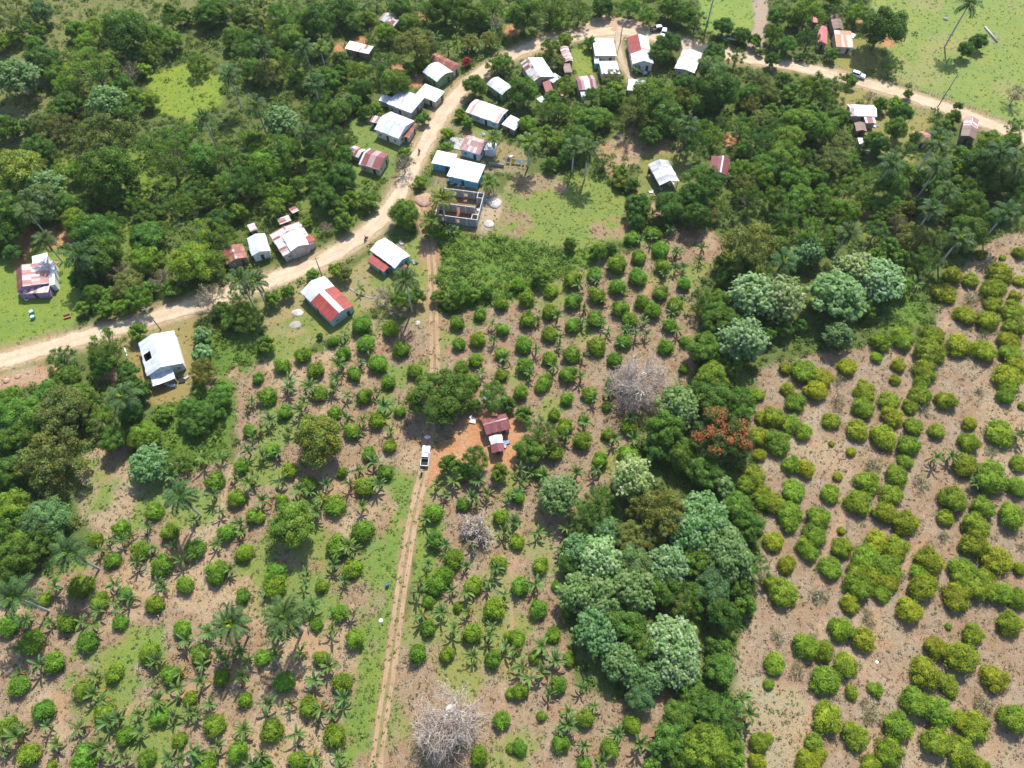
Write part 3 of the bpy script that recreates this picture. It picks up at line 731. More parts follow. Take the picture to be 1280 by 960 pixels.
LU = []
def lane(name, line, half, col, colv, lift, seed, offs=(0.0,), edge=0.35):
    """a dirt lane: strips with ragged edges laid on the ground"""
    rng = np.random.default_rng(seed); mb = MB()
    pts = [Vector((*p, 0)) for p in line]; dense = []
    for a, b in zip(pts, pts[1:]):
        k = max(1, int((b-a).length/0.7)); dense += [a.lerp(b, i/k) for i in range(k)]
    dense.append(pts[-1]); nrm = []
    for i in range(len(dense)):
        d = (dense[min(i+1, len(dense)-1)]-dense[max(i-1, 0)]).normalized(); nrm.append(Vector((-d.y, d.x, 0)))
    for off in offs:
        prev = None
        for i, p in enumerate(dense):
            hw = half(i/len(dense)) if callable(half) else half
            sx, sy = p.x, p.y
            j1 = (float(fbm(np.array([sx]), np.array([sy]), 2.6, seed)[0])-.5)*edge*4
            j2 = (float(fbm(np.array([sx+50]), np.array([sy]), 2.6, seed+4)[0])-.5)*edge*4
            row = []
            TV = (-1, -.6, -.2, .2, .6, 1)
            for t in TV:
                w = t*hw+off+(j1 if t == -1 else j2 if t == 1 else 0)
                q = p+nrm[i]*w; q.z = float(hgt(q.x, q.y))+lift; row.append(q)
            if prev:
                for a in range(5): mb.poly([prev[a], prev[a+1], row[a+1], row[a]][::-1], [(i*.7-.7, TV[a]), (i*.7-.7, TV[a+1]), (i*.7, TV[a+1]), (i*.7, TV[a])][::-1])
            prev = row
    LU.append(0)
    m, n, l, b = mat(name+'_dirt'); tc = n.new('ShaderNodeTexCoord'); ob = tc.outputs['Object']
    n1 = noise(n, l, ob, .22, 4, .65); n2 = noise(n, l, ob, 1.4, 4, .7); n3 = noise(n, l, ob, 5, 3, .7)
    c = mixc(n, l, ramp(n, l, n1, .38, .64), col, colv)
    uvn = n.new('ShaderNodeUVMap'); su = n.new('ShaderNodeSeparateXYZ'); l.new(uvn.outputs[0], su.inputs[0])
    wob = math_(n, l, 'ADD', su.outputs[1], math_(n, l, 'MULTIPLY', math_(n, l, 'SUBTRACT', n1, .5), .8))
    rut = math_(n, l, 'COSINE', math_(n, l, 'MULTIPLY', wob, 2*pi/.9))                     # wheel lines worn into the surface
    edge_ = ramp(n, l, math_(n, l, 'ADD', math_(n, l, 'ABSOLUTE', su.outputs[1]), math_(n, l, 'MULTIPLY', math_(n, l, 'SUBTRACT', n2, .5), 1.1)), .70, .98)
    c = mixc(n, l, math_(n, l, 'MULTIPLY', ramp(n, l, rut, -.2, 1, 0, .55), ramp(n, l, n2, .35, .65)), c, tuple(q*.78 for q in colv))
    c = mixc(n, l, math_(n, l, 'MULTIPLY', edge_, .8), c, (0.22, 0.18, 0.09))
    c = mixc(n, l, ramp(n, l, n3, .66, .74, 0, .5), c, (0.50, 0.46, 0.38))                  # stones
    v = math_(n, l, 'MULTIPLY', ramp(n, l, n3, .25, .75, .82, 1.14), ramp(n, l, n2, .25, .75, .80, 1.14))
    x = n.new('ShaderNodeVectorMath'); x.operation = 'SCALE'; l.new(c, x.inputs[0]); l.new(v, x.inputs['Scale'])
    l.new(x.outputs[0], b.inputs['Base Color']); b.inputs['Roughness'].default_value = .95; b.inputs['Specular IOR Level'].default_value = .1
    bp = n.new('ShaderNodeBump'); bp.inputs['Strength'].default_value = .5; bp.inputs['Distance'].default_value = .12
    l.new(n2, bp.inputs['Height']); l.new(bp.outputs[0], b.inputs['Normal'])
    tag(mb.build(name, m), kind='structure')

lane('dirt_road', ROAD, 2.6, (0.52, 0.41, 0.285), (0.45, 0.34, 0.23), 0.03, 3, edge=.6)
lane('side_path', SIDE, 1.0, (0.42, 0.35, 0.25), (0.34, 0.26, 0.17), 0.045, 5)
lane('wheel_track', TRACK, .52, (0.37, 0.255, 0.16), (0.30, 0.19, 0.115), 0.03, 8, offs=(-.76, .76), edge=.2)
def plaza():
    c = Vector((sum(p[0] for p in PLAZA)/9, sum(p[1] for p in PLAZA)/9, 0)); mb = MB()
    P = [Vector((*p, 0)) for p in smooth(PLAZA+PLAZA[:1], 3)]
    rng = np.random.default_rng(3)
    rings = []
    for s in (1, .8, .55, .3):
        r = []
        for p in P[:-1]:
            q = c+(p-c)*(s if s < 1 else rng.uniform(.97, 1.05)); q.z = float(hgt(q.x, q.y))+.02; r.append(q)
        rings.append(r)
    k = len(rings[0])
    for a, b in zip(rings, rings[1:]):
        for i in range(k): mb.poly([a[i], a[(i+1) % k], b[(i+1) % k], b[i]])
    mb.poly(rings[-1])
    me_m = plain('junction_dirt', (0.40, 0.275, 0.185), .95, .25, .3, .1)
    tag(mb.build('road_junction', me_m), kind='structure')
plaza()

# low growth, nobody could count it
def tuftset(name, dens, n_cand, rad, leaf, nl, palette, light_pal, seed, upb=.5, m=M_LEAF, keepout=None):
    rng = np.random.default_rng(seed)
    x = rng.uniform(-200, 200, n_cand); y = rng.uniform(-6, 262, n_cand)
    area = 400*268/n_cand
    vis = (np.abs(x) < 22+0.685*(y*0.5+130)) 
    ix = np.clip(((x-gx[0])/step).round().astype(int), 0, SH[1]-1); iy = np.clip(((y-gy[0])/step).round().astype(int), 0, SH[0]-1)
    ok = vis & (rng.random(n_cand) < dens[iy, ix]*area); x, y, ix, iy = x[ok], y[ok], ix[ok], iy[ok]
    n = len(x); r = rad*np.exp(rng.normal(0, .35, n)); lt = LIGHT[iy, ix] > rng.random(n)
    pi_ = rng.integers(0, len(palette), n); col = np.array(palette)[pi_]; lp = np.array(light_pal)[rng.integers(0, len(light_pal), n)]
    col = np.where(lt[:, None], lp, col)
    u = sphere_dirs(n*nl, rng); u[:, 2] = np.abs(u[:, 2])
    R = np.repeat(r, nl)[:, None]
    P = u*R*rng.uniform(.45, 1, (n*nl, 1))*np.array([1, 1, .8])+np.stack([np.repeat(x, nl), np.repeat(y, nl), np.repeat(hgt(x, y), nl)], 1)
    N = u*.7+np.array([0, 0, upb])+rng.normal(0, .5, u.shape)
    C = np.repeat(col, nl, axis=0)*rng.uniform(.65, 1.35, (n*nl, 1))
    V, C = leaves(P, N, leaf*rng.uniform(.6, 1.4, n*nl)*np.repeat(np.clip(r/rad, .6, 1.5), nl), .5, rng, C)
    o = link(name, leafmesh(name, V, C, m)); tag(o, kind='stuff'); return o

# ------------------------------------------------------------------ houses
def crop(T, q): return [(T[0]+x/T[2], T[1]+y/T[2]) for x, y in q]
V8 = lambda x, y: (x, y, 8.0)

def frame(quad, z):
    """rectangle through four roof corners seen in the photo: A-B along u, A-D along v"""
    A, B, C, D = [Vector((*G(px, py, z), 0)) for px, py in quad]
    c = (A+B+C+D)/4
    u = (B-A)+(C-D); v = (D-A)+(C-B)
    L = u.length/2; W = v.length/2; u.normalize()
    flip = u.cross(v).z < 0
    n = Vector((-u.y, u.x, 0))
    rz = atan2(u.y, u.x)
    zg = float(hgt(c.x, c.y))
    M = Matrix.Translation((c.x, c.y, zg)) @ Matrix.Rotation(rz, 4, 'Z')
    return M, L, W, flip

SRNG = random.Random(21)
def slab(mb, u0, u1, v0, z0, v1, z1, T, mi=0, th=0.07, holes=None):
    """one roof plane between two horizontal lines v0,z0 and v1,z1 (UV in metres)"""
    sl = hypot(v1-v0, z1-z0); d = Vector((0, -(z1-z0), v1-v0)).normalized()
    if d.z < 0: d = -d
    us = [u0, u1]; pieces = [(u0, u1, 0.0, 1.0)]
    if holes:
        h0, h1, k0, k1 = holes
        pieces = [(u0, h0, 0, 1), (h1, u1, 0, 1), (h0, h1, 0, k0), (h0, h1, k1, 1)]
    sheets = []
    for a, b, s0, s1 in pieces:
        if b-a < .01 or s1-s0 < .01: continue
        ns = max(1, round((b-a)/1.0)) if th > .06 else 1            # sheets laid side by side, none quite true
        if ns > 1:
            for q in range(ns):
                lo = SRNG.uniform(-.06, .10)/sl if SRNG.random() < .8 else 0; o = SRNG.uniform(0, .03)
                sheets.append((a+(b-a)*q/ns, a+(b-a)*(q+1)/ns, s0-(lo if z0 < z1 and s0 == 0 else 0), s1+(lo if z1 < z0 and s1 == 1 else 0), o))
        else: sheets.append((a, b, s0, s1, 0))
    for a, b, s0, s1, off in sheets:
        def P(u, s, o): return T @ (Vector((u, v0+(v1-v0)*s, z0+(z1-z0)*s))+d*(o+off))
        t = [P(a, s0, 0), P(b, s0, 0), P(b, s1, 0), P(a, s1, 0)]; bt = [P(a, s0, -th), P(b, s0, -th), P(b, s1, -th), P(a, s1, -th)]
        uv = [(a, s0*sl), (b, s0*sl), (b, s1*sl), (a, s1*sl)]
        up = (v1-v0) > 0
        mb.poly(t if up else t[::-1], uv if up else uv[::-1], mi)
        mb.poly(bt[::-1] if up else bt, uv[::-1] if up else uv, mi)
        for i in range(4):
            j = (i+1) % 4; q = [t[i], bt[i], bt[j], t[j]]
            mb.poly(q if up else q[::-1], [(0, 0)]*4, mi)

def wing(root, inv, quad, kind='gable', roof='white', wall='white', z=2.6, rise=None, cap=None, split=None, hole=None, over=.3, base=0.0, doors=True, open_=False, ridge=0.5, label=None, roof2=None):
    """one roofed block. kind gable / shed (A-B edge high) / flat / arch; split = [(fraction along u, roof), ...]"""
    M, L, W, flip = frame(quad, z)
    T = inv @ M
    if flip: ridge = 1-ridge
    if rise is None: rise = {'gable': .17*W, 'shed': .05*W, 'flat': .02*W, 'arch': .2*W}[kind]
    mats = []; mb = MB()
    def mi(name):
        if name not in mats: mats.append(name)
        return mats.index(name)
    segs = split or [(1.0, roof)]
    rA, rB = (roof2 or roof), roof
    u0 = -L/2; w = W/2
    prof = {'gable': [(-w, z), (-w+W*ridge, z+rise), (w, z)], 'shed': [(-w, z+(0 if flip else rise)), (w, z+(rise if flip else 0))],
            'flat': [(-w, z), (w, z+rise)], 'arch': [(-w+W*t, z+rise*sin(pi*(.08+.84*t))) for t in (0, .17, .33, .5, .67, .83, 1)]}[kind]
    for f, r in segs:
        u1 = -L/2+L*f
        for i, ((va, za), (vb, zb)) in enumerate(zip(prof, prof[1:])):
            rr = r if isinstance(r, str) else (r[i] if not flip else r[1-i])
            if roof2 and len(segs) == 1 and (i == 0) != flip: rr = roof2
            hh = None
            if hole and (i == 0) != flip and kind == 'gable':
                hu0, hu1, k0, k1 = hole; s0, s1 = (k0, k1) if i == 0 else (1-k1, 1-k0)
                hh = (-L/2+L*hu0, -L/2+L*hu1, s0, s1)
            if va < vb: slab(mb, u0, u1, va, za, vb, zb, T, mi(rr), holes=hh)
        u0 = u1
    R = mb.build('roof', [RM[m] for m in mats], root)
    if cap and kind == 'gable':
        c = MB(); vr = -w+W*ridge; k = cap[1]
        sl = rise/(W*ridge)
        for s in (-1, 1):
            slab(c, -L/2-.02, L/2+.02, vr if s > 0 else vr-k, z+rise+.035 if s > 0 else z+rise-k*sl+.035, vr+k if s > 0 else vr, z+rise-k*sl+.035 if s > 0 else z+rise+.035, T, 0, .05)
        c.build('ridge_cap', RM[cap[0]], R)
    # walls under the eaves, gables filled
    wm = MB(); o = min(over, W*.12); a, b = -L/2+o, L/2-o; va, vb = -w+o, w-o
    def zroof(v):
        for (v0, z0), (v1, z1) in zip(prof, prof[1:]):
            if v0 <= v <= v1: return z0+(z1-z0)*(v-v0)/(v1-v0)-.08
        return z-.08
    if open_:
        for x in (a, 0, b):
            for y in (va, vb): pm = MB(); pm.box(x-.08, x+.08, y-.08, y+.08, base-.4, zroof(y), T); pm.build('post', WM[wall], root)
        wm.box(a, a+.12, va+.09, vb-.09, base-.4, 1.2, T); wm.build('half_wall', WM[wall], root)
        pm = MB(); pm.box(a+.5, (a+b)/2, va+.5, vb-.6, base-.4, .8, T); pm.build('bench', WM[wall], root)
    else:
        vv = sorted({va, vb, *[p[0] for p in prof if va < p[0] < vb]})
        for uu, s in ((a, -1), (b, 1)):
            pts = [(uu, va, base-.5), (uu, vb, base-.5)]+[(uu, v, zroof(v)) for v in reversed(vv)]
            pts = [T @ Vector(p) for p in pts]; wm.poly(pts if s > 0 else pts[::-1])
        for v_, s in ((va, -1), (vb, 1)):
            pts = [T @ Vector(p) for p in ((a, v_, base-.5), (b, v_, base-.5), (b, v_, zroof(v_)), (a, v_, zroof(v_)))]
            wm.poly(pts if s < 0 else pts[::-1])
        wm.build('wall', WM[wall], root)
        if hole:
            fl = MB(); fl.box(a+.05, b-.05, va+.05, vb-.05, 0.02, 0.1, T); fl.build('floor', M_DARK, root)
        if doors:
            Rw = (root.matrix_basis.to_3x3() @ T.to_3x3())
            for (n_, p0, p1) in (((0, -1, 0), (a, va), (b, va)), ((0, 1, 0), (b, vb), (a, vb)), ((1, 0, 0), (b, va), (b, vb)), ((-1, 0, 0), (a, vb), (a, va))):
                nw = Rw @ Vector(n_)
                if nw.y > -0.25: continue
                P0, P1 = Vector((*p0, 0)), Vector((*p1, 0)); e = P1-P0; ln = e.length; e.normalize(); nn = Vector(n_)
                Tw = T @ Matrix.Translation(P0) @ Matrix.Rotation(atan2(e.y, e.x), 4, 'Z')
                k = max(1, int(ln/2.3)); dd = k//2
                for i in range(k):
                    x = ln*(i+.5)/k
                    q = MB()
                    if i == dd: q.box(x-.42, x+.42, -.05, -.003, base+.05, base+min(1.95, z-.25), Tw); q.build('door', M_DOOR, root)
                    else:
                        q.box(x-.48, x+.48, -.04, -.003, base+.85, base+min(1.8, z-.3), Tw); wo = q.build('window', M_BOND, root)
                        g_ = MB(); g_.box(x-.38, x+.38, -.055, -.042, base+.95, base+min(1.7, z-.4), Tw); g_.build('shutter', M_SHUT, wo)
    c = M @ Vector((0, 0, 0)); dens_block(c.x, c.y, max(L, W)*.5)
    return R

HOUSES = []
def house(name, label, wings, cat='house'):
    M, L, W, flip = frame(wings[0]['quad'], wings[0].get('z', 2.6))
    loc = M.translation; rz = M.to_euler().z
    root = empty(name, loc, rz); bpy.context.view_layer.update()
    root.matrix_basis = Matrix.Translation(loc) @ Matrix.Rotation(rz, 4, 'Z')
    inv = root.matrix_basis.inverted()
    for w in wings: wing(root, inv, **w)
    tag(root, label, cat); HOUSES.append(root)
    return root
def W_(T, *q, **k): return dict(quad=crop(T, q), **k)

T = (140, 380, 8)
white_house = house('house', 'white gabled house with a dark hole in its roof beside the left road', [
  W_(T, (262,382),(345,695),(725,625),(615,264), roof='white', wall='white', z=2.9, ridge=.44, hole=(.40,.62,.12,.62), roof2='bluewhite'),
  W_(T, (585,622),(362,700),(425,822),(645,738), kind='shed', roof='bluewhite', wall='grey', z=2.2, doors=False, open_=True)])
T = (360, 280, 7.11)
house('house', 'house with brick red roof halves and a broad white ridge band', [
  W_(T, (112,602),(372,868),(592,722),(320,464), wall='lightblue', z=2.8, split=[(.34,'white'),(1.0,'red')], cap=('bright',.75))])
house('house', 'white roofed house with a red lean-to along its left side', [
  W_(T, (735,235),(925,378),(1112,296),(856,122), wall='teal', z=2.9, roof='bright'),
  W_(T, (905,362),(764,266),(706,326),(858,436), kind='shed', roof='red', wall='teal', z=2.2),
  W_(T, (1064,372),(1010,345),(985,385),(1035,402), kind='shed', roof='rust', wall='pink', z=2.0, doors=False)])
T = (260, 240, 8)
house('house', 'large roadside house patched in white and rust with a grey wooden front', [
  W_(T, (612,386),(735,645),(1075,515),(912,318), wall='greywood', z=2.5, roof='rustpatch', rise=.5),
  W_(T, (752,432),(814,604),(1022,520),(916,374), wall='greywood', z=3.2, roof='bright', doors=False, over=.15),
  W_(T, (962,448),(1010,512),(1076,490),(1038,430), kind='shed', roof='red', wall='greywood', z=2.75, doors=False, rise=.2)])
house('shed', 'little white patched shed against the back of the grey wooden house', [
  W_(T, (690,276),(722,336),(832,280),(800,226), kind='shed', roof='rustpatch', wall='wood', z=2.1)], 'shed')
house('shed', 'small mauve and white striped shed behind the grey wooden house', [
  W_(T, (806,172),(850,222),(906,182),(870,136), kind='shed', roof='redstripe', wall='wood', z=2.0)], 'shed')
house('shed', 'small rusty shed with a pale sheet behind the pale blue-white roof', [
  W_(T, (390,340),(425,396),(496,380),(460,300), kind='shed', roof='rustpatch', wall='wood', z=2.0)], 'shed')
house('house', 'narrow house with a bluish white gable between rusty and patched roofs', [
  W_(T, (387,470),(440,645),(622,590),(570,406), wall='white', z=2.7, roof='white', roof2='bluewhite')])
house('house', 'red rusted gable roof leftmost of the roadside row by the palms', [
  W_(T, (135,592),(190,718),(396,662),(346,508), wall='wood', z=2.5, roof='rust', cap=('rustpatch',.25))])
T = (0, 290, 8)
house('house', 'purple fronted house with brick red and striped roof on the left lawn', [
  W_(T, (168,362),(170,548),(496,562),(472,318), wall='purple', z=2.8, ridge=.26, split=[(1.0,('maroon','pinkrust'))]),
  W_(T, (482,560),(160,556),(200,622),(505,588), kind='shed', roof='pinkrust', wall='purple', z=2.4),
  W_(T, (322,236),(322,322),(476,318),(476,212), kind='flat', roof='bright', wall='white', z=2.6, doors=False),
  W_(T, (480,290),(492,562),(545,500),(545,292), kind='flat', roof='bright', wall='white', z=2.5, doors=False)])
T = (420, 90, 8)
house('house', 'maroon and white striped gable house at the foot of the small lawn', [
  W_(T, (325,760),(520,820),(445,985),(232,920), wall='cream', z=2.6, roof='redstripe', ridge=.45),
  W_(T, (142,730),(276,776),(246,862),(150,816), wall='grey', z=2.2, roof='rustpatch', doors=False)])
house('house', 'white gabled house with a rust red lean-to facing the bend', [
  W_(T, (515,396),(758,470),(655,688),(415,575), wall='white', z=2.9, roof='white', roof2='bluewhite'),
  W_(T, (752,480),(662,640),(722,668),(796,530), kind='shed', roof='rust', wall='cream', z=2.2),
  W_(T, (362,436),(460,452),(440,520),(346,496), kind='shed', roof='redstripe', wall='teal', z=2.1)])
house('house', 'house with a streaky grey flat roof above the white gable', [
  W_(T, (605,170),(875,256),(765,418),(545,330), kind='shed', wall='grey', z=2.7, roof='grey'),
  W_(T, (470,230),(560,252),(530,312),(425,285), kind='shed', wall='grey', z=2.3, roof='white', doors=False)])
house('shed', 'white roofed roadside shed beside the streaky grey flat roof', [
  W_(T, (880,120),(1085,202),(1000,302),(810,226), kind='shed', wall='cream', z=2.4, roof='white')], 'shed')
T = (420, 0, 8)
house('house', 'green walled house with a white bowed roof left of the road', [
  W_(T, (1000,630),(1166,718),(1016,838),(892,735), kind='arch', wall='green', z=2.5, roof='bright')])
house('house', 'rusted gable roof standing behind the white bowed roof', [
  W_(T, (985,538),(1250,640),(1168,712),(935,602), wall='cream', z=2.7, roof='rust')])
house('house', 'lone white and rust patched roof among trees left of the village', [
  W_(T, (140,410),(385,472),(322,542),(84,484), kind='shed', wall='wood', z=2.4, roof='white', split=[(.55,'bright'),(1.0,'rustpatch')])])
house('shed', 'crooked rusty shanty roof deep in the trees near the top edge', [
  W_(T, (500,110),(655,190),(602,284),(462,196), wall='wood', z=2.3, roof='rustpatch')], 'shed')
T = (520, 140, 8)
blue_house = house('house', 'long blue walled house with stepped white roofs by the road', [
  W_(T, (370,468),(692,530),(622,712),(330,642), kind='shed', wall='blue', z=2.8, roof='bright'),
  W_(T, (208,384),(430,432),(346,548),(160,512), kind='shed', wall='blue', z=2.6, roof='bright')])
house('house', 'house with a pinkish rusted gable and small white wing', [
  W_(T, (508,232),(700,278),(660,440),(450,366), wall='white', z=2.7, roof='pinkrust', ridge=.4),
  W_(T, (692,300),(812,312),(790,402),(685,372), kind='shed', wall='white', z=2.4, roof='white', doors=False)])
house('shed', 'square pale blue-white shed roof right of the patchy rusted house', [
  W_(T, (935,30),(1070,95),(990,186),(865,126), kind='shed', wall='wood', z=2.4, roof='bluewhite')], 'shed')
T = (560, 40, 8)
house('house', 'pale blue walled house with patchy rusted white roof beside round roadside tree', [
  W_(T, (285,680),(600,772),(502,930),(165,778), wall='lightblue', z=2.5, roof='whitestripe', rise=.7)])
house('house', 'white bowed roof with green wall below the banana rows', [
  W_(T, (490,450),(638,552),(562,652),(398,530), kind='arch', wall='green', z=2.5, roof='white')])
house('house', 'big white roof with a rust stripe just inside the road bend', [
  W_(T, (708,325),(862,498),(1052,452),(958,238), wall='cream', z=2.8, roof='bright', ridge=.34, split=[(1.0,('rustpatch','bright'))]),
  W_(T, (1025,470),(1062,398),(1136,466),(1010,512), kind='shed', wall='cream', z=2.3, roof='white', doors=False),
  W_(T, (930,482),(1000,490),(1072,580),(985,616), kind='shed', wall='wood', z=2.3, roof='redstripe', doors=False)])
house('shed', 'tiny bluish shed below the big white roof with rust stripe', [
  W_(T, (905,662),(948,640),(990,690),(920,730), kind='shed', wall='white', z=1.9, roof='bluewhite', doors=False)], 'shed')
house('shed', 'tiny white and brown lean-to half hidden in village greenery', [
  W_(T, (1002,776),(1060,764),(1096,824),(1030,834), kind='shed', wall='wood', z=1.9, roof='rustpatch', doors=False)], 'shed')
T = (680, 20, 8)
house('house', 'narrow rusty pink roof squeezed against the big white roof', [
  W_(T, (150,322),(215,462),(288,448),(242,300), wall='wood', z=2.5, roof='pinkrust'),
  W_(T, (190,482),(200,572),(292,560),(252,470), kind='shed', wall='wood', z=2.2, roof='brown', doors=False)])
house('house', 'cream white square roof facing the orange road junction', [
  W_(T, (480,236),(515,416),(722,380),(690,220), kind='shed', wall='cream', z=2.8, roof='speckle', rise=.3, split=[(.7,'bright'),(1.0,'white')])])
house('shed', 'small teal walled lean-to at the corner of the cream white roof', [
  W_(T, (500,412),(506,476),(552,470),(545,408), kind='flat', wall='teal', z=2.2, roof='bluewhite', doors=False)], 'shed')
house('house', 'smaller white roof with a rust mark directly below the cream white roof', [
  W_(T, (552,480),(592,602),(748,560),(722,432), kind='shed', wall='white', z=2.5, roof='bright')])
house('house', 'house with red-brown left roof and white striped right roof below junction', [
  W_(T, (830,206),(890,496),(1092,462),(1040,216), wall='white', z=2.9, split=[(.62,('red','whitestripe')),(1.0,('white','bluewhite'))])])
house('house', 'low house striped in red and white with a small front porch', [
  W_(T, (310,612),(502,590),(526,724),(346,746), wall='grey', z=2.5, roof='redstripe'),
  W_(T, (362,756),(408,752),(420,804),(374,812), kind='shed', wall='white', z=2.0, roof='white', doors=False)])
house('house', 'white flat roof half under a big green tree below the side lane', [
  W_(T, (843,645),(845,772),(1022,730),(1040,636), kind='flat', wall='cream', z=2.8, roof='white')])
house('shed', 'white sheet roof peeking out right of the big green village tree', [
  W_(T, (1110,670),(1256,702),(1232,772),(1120,730), kind='shed', wall='cream', z=2.3, roof='bright', doors=False)], 'shed')
T = (800, 0, 8)
house('house', 'speckled rust and white roof partly under a grey-green tree', [
  W_(T, (414,484),(360,702),(528,718),(652,526), wall='cream', z=2.6, split=[(.58,'speckle'),(1.0,'bright')], rise=.5)])
T = (980, 0, 8)
house('house', 'orange rusted ribbed roof in the yard beside the pasture', [
  W_(T, (506,312),(682,322),(682,474),(510,468), kind='shed', wall='cream', z=2.6, roof='orangerust'),
  W_(T, (640,318),(708,352),(706,378),(684,374), kind='shed', wall='cream', z=2.3, roof='white', doors=False)])
house('shed', 'brown gabled hut behind the orange rusted roof', [
  W_(T, (470,152),(482,290),(606,302),(545,134), wall='wood', z=2.5, roof='brown')], 'shed')
house('house', 'pink roofed house half hidden by a grey-green tree near the pasture', [
  W_(T, (338,272),(346,442),(426,432),(432,262), wall='pink', z=2.5, roof='pink')])
house('shed', 'far pink sheet roof behind trees at the top of the village', [
  W_(T, (268,150),(282,228),(336,222),(330,168), kind='shed', wall='wood', z=2.2, roof='pink', doors=False)], 'shed')
T = (1040, 100, 6.4)
house('house', 'striped red and white roofed house on the yellow grass below the right road', [
  W_(T, (128,192),(346,208),(346,292),(138,286), wall='grey', z=2.5, roof='whitestripe'),
  W_(T, (260,292),(346,290),(342,346),(262,342), kind='shed', wall='grey', z=2.2, roof='redstripe', doors=False)])
house('shed', 'dark brown hut roof below the striped house', [
  W_(T, (190,346),(192,420),(286,400),(250,340), wall='wood', z=2.2, roof='brown')], 'shed')
house('latrine', 'tiny white latrine roof below the dark brown hut', [
  W_(T, (210,466),(256,466),(246,510),(210,510), kind='shed', wall='grey', z=2.0, roof='white', doors=False)], 'latrine')
house('house', 'salmon pink roofed house behind the tall palms on the right', [
  W_(T, (655,414),(796,420),(764,492),(650,490), wall='cream', z=2.5, roof='pink')])
house('house', 'long brown rusted roof across the road end at the right edge', [
  W_(T, (1060,288),(1030,452),(1142,478),(1182,322), wall='wood', z=2.4, roof='brown', split=[(.45,'pinkrust'),(1.0,'brown')])])
T = (780, 170, 8)
house('open_shed', 'open sided shed with weathered grey gabled roof in a clearing', [
  W_(T, (250,292),(345,492),(566,450),(432,236), wall='wood', z=2.6, roof='grey', open_=True)], 'shed')
house('hut', 'maroon roofed hut with white ridge among trees right of grey shed', [
  W_(T, (872,200),(850,372),(1030,392),(1062,238), wall='lightblue', z=2.6, roof='maroon', ridge=.6, cap=('bright',.22))], 'hut')
T = (500, 500, 8)
house('shack', 'red-brown gabled shack on the orange soil yard', [
  W_(T, (815,196),(1070,130),(1096,284),(860,354), wall='pink', z=2.4, roof='maroon', cap=('pinkrust',.16), ridge=.42)], 'shack')
house('shack', 'small annex hut half white half rust beside the red-brown shack', [
  W_(T, (890,366),(926,542),(1046,502),(1016,346), wall='wood', z=2.1, split=[(.5,'bluewhite'),(1.0,'maroon')])], 'shack')

# the roofless block building
def block_house():
    q = crop((520, 200, 8), [(262,281),(676,328),(613,598),(203,546)])
    M, L, W, flip = frame(q, 2.8)
    root = empty('unfinished_building', M.translation, M.to_euler().z)
    H = 2.8; s = -1 if flip else 1
    wl, cl = MB(), MB()
    def run(p0, p1, openings=()):
        p0, p1 = Vector((*p0, 0)), Vector((*p1, 0)); e = p1-p0; ln = e.length
        Tm = Matrix.Translation(p0) @ Matrix.Rotation(atan2(e.y, e.x), 4, 'Z'); x = 0
        for (a, b, z0, z1) in list(openings)+[(ln, ln, 0, H)]:
            if a > x: wl.box(x, a, -.075, .075, -.5, H, Tm)
            if b > a:
                if z0 > 0: wl.box(a, b, -.075, .075, -.5, z0, Tm)
                if z1 < H: wl.box(a, b, -.075, .075, z1, H, Tm)
            x = b
        k = max(1, round(ln/2.8))
        for i in range(k+1): cl.box(ln*i/k-.15, ln*i/k+.15, -.12, .12, -.5, H+.07, Tm)
        cl.box(.1, ln-.1, -.085, .085, H, H+.06, Tm)
    u, v = L/2, W/2*s
    win = lambda *xs: [(x, x+1.1, .9, 2.1) for x in xs]
    run((-u, -v), (u, -v), win(L*.22, L*.50)); run((-u, 0.12*v), (u-1.6, 0.12*v), [(L*.42, L*.42+.95, 0, 2.1)])
    run((-u, v), (u, v), win(L*.16, L*.48)); run((-u, -v+.15*s), (-u, v-.15*s), [(W*.3, W*.3+1, 0, 2.1)] )
    run((u, -v+.15*s), (u, v-.15*s), win(W*.62))
    run((u-1.6, -v+.15*s), (u-1.6, -v+(1.8+.15)*s)); run((u-1.5, -v+1.9*s), (u-.1, -v+1.9*s))
    run((u-1.6, v-.15*s), (u-1.6, v-1.8*s)); run((u-1.5, v-1.8*s), (u-.1, v-1.8*s))
    wl.build('wall', M_BLOCK, root); cl.build('concrete_frame', M_BOND, root)
    f = MB(); f.box(-u+.08, u-.08, -abs(v)+.08, abs(v)-.08, -.3, .06); f.build('floor', M_SOIL, root)
    tag(root, 'roofless unfinished grey block building with brown soil floors', 'building')
    c = M.translation; dens_block(c.x, c.y, max(L, W)*.55)
block_house()

# ------------------------------------------------------------------ vehicles and people
def prism(mb, prof, w0, w1, zc, mi=0):
    """side profile (x, z) extruded across y; half width w0 below zc, w1 at the top"""
    zt = max(p[1] for p in prof)
    def hw(z): return w0 if z <= zc else w0+(w1-w0)*(z-zc)/(zt-zc+1e-6)
    L = [Vector((x, hw(z), z)) for x, z in prof]; R = [Vector((x, -hw(z), z)) for x, z in prof]
    mb.poly(L, mi=mi); mb.poly(R[::-1], mi=mi)
    n = len(prof)
    for i in range(n):
        j = (i+1) % n; mb.poly([L[j], L[i], R[i], R[j]], mi=mi)
def wheel(root, x, y, r=.36, w=.24):
    s = 1 if y > 0 else -1
    t = MB(); t.tube([(x, y-w/2, r), (x, y-w/2+.04, r), (x, y+w/2-.04, r), (x, y+w/2, r)], [r*.86, r, r, r*.86], 14)
    o = t.build('wheel', M_TYRE, root, True)
    q = MB(); q.tube([(x, y+s*w*.4, r), (x, y+s*(w/2+.015), r)], [r*.6, r*.52], 10); q.build('rim', M_RIM, o)
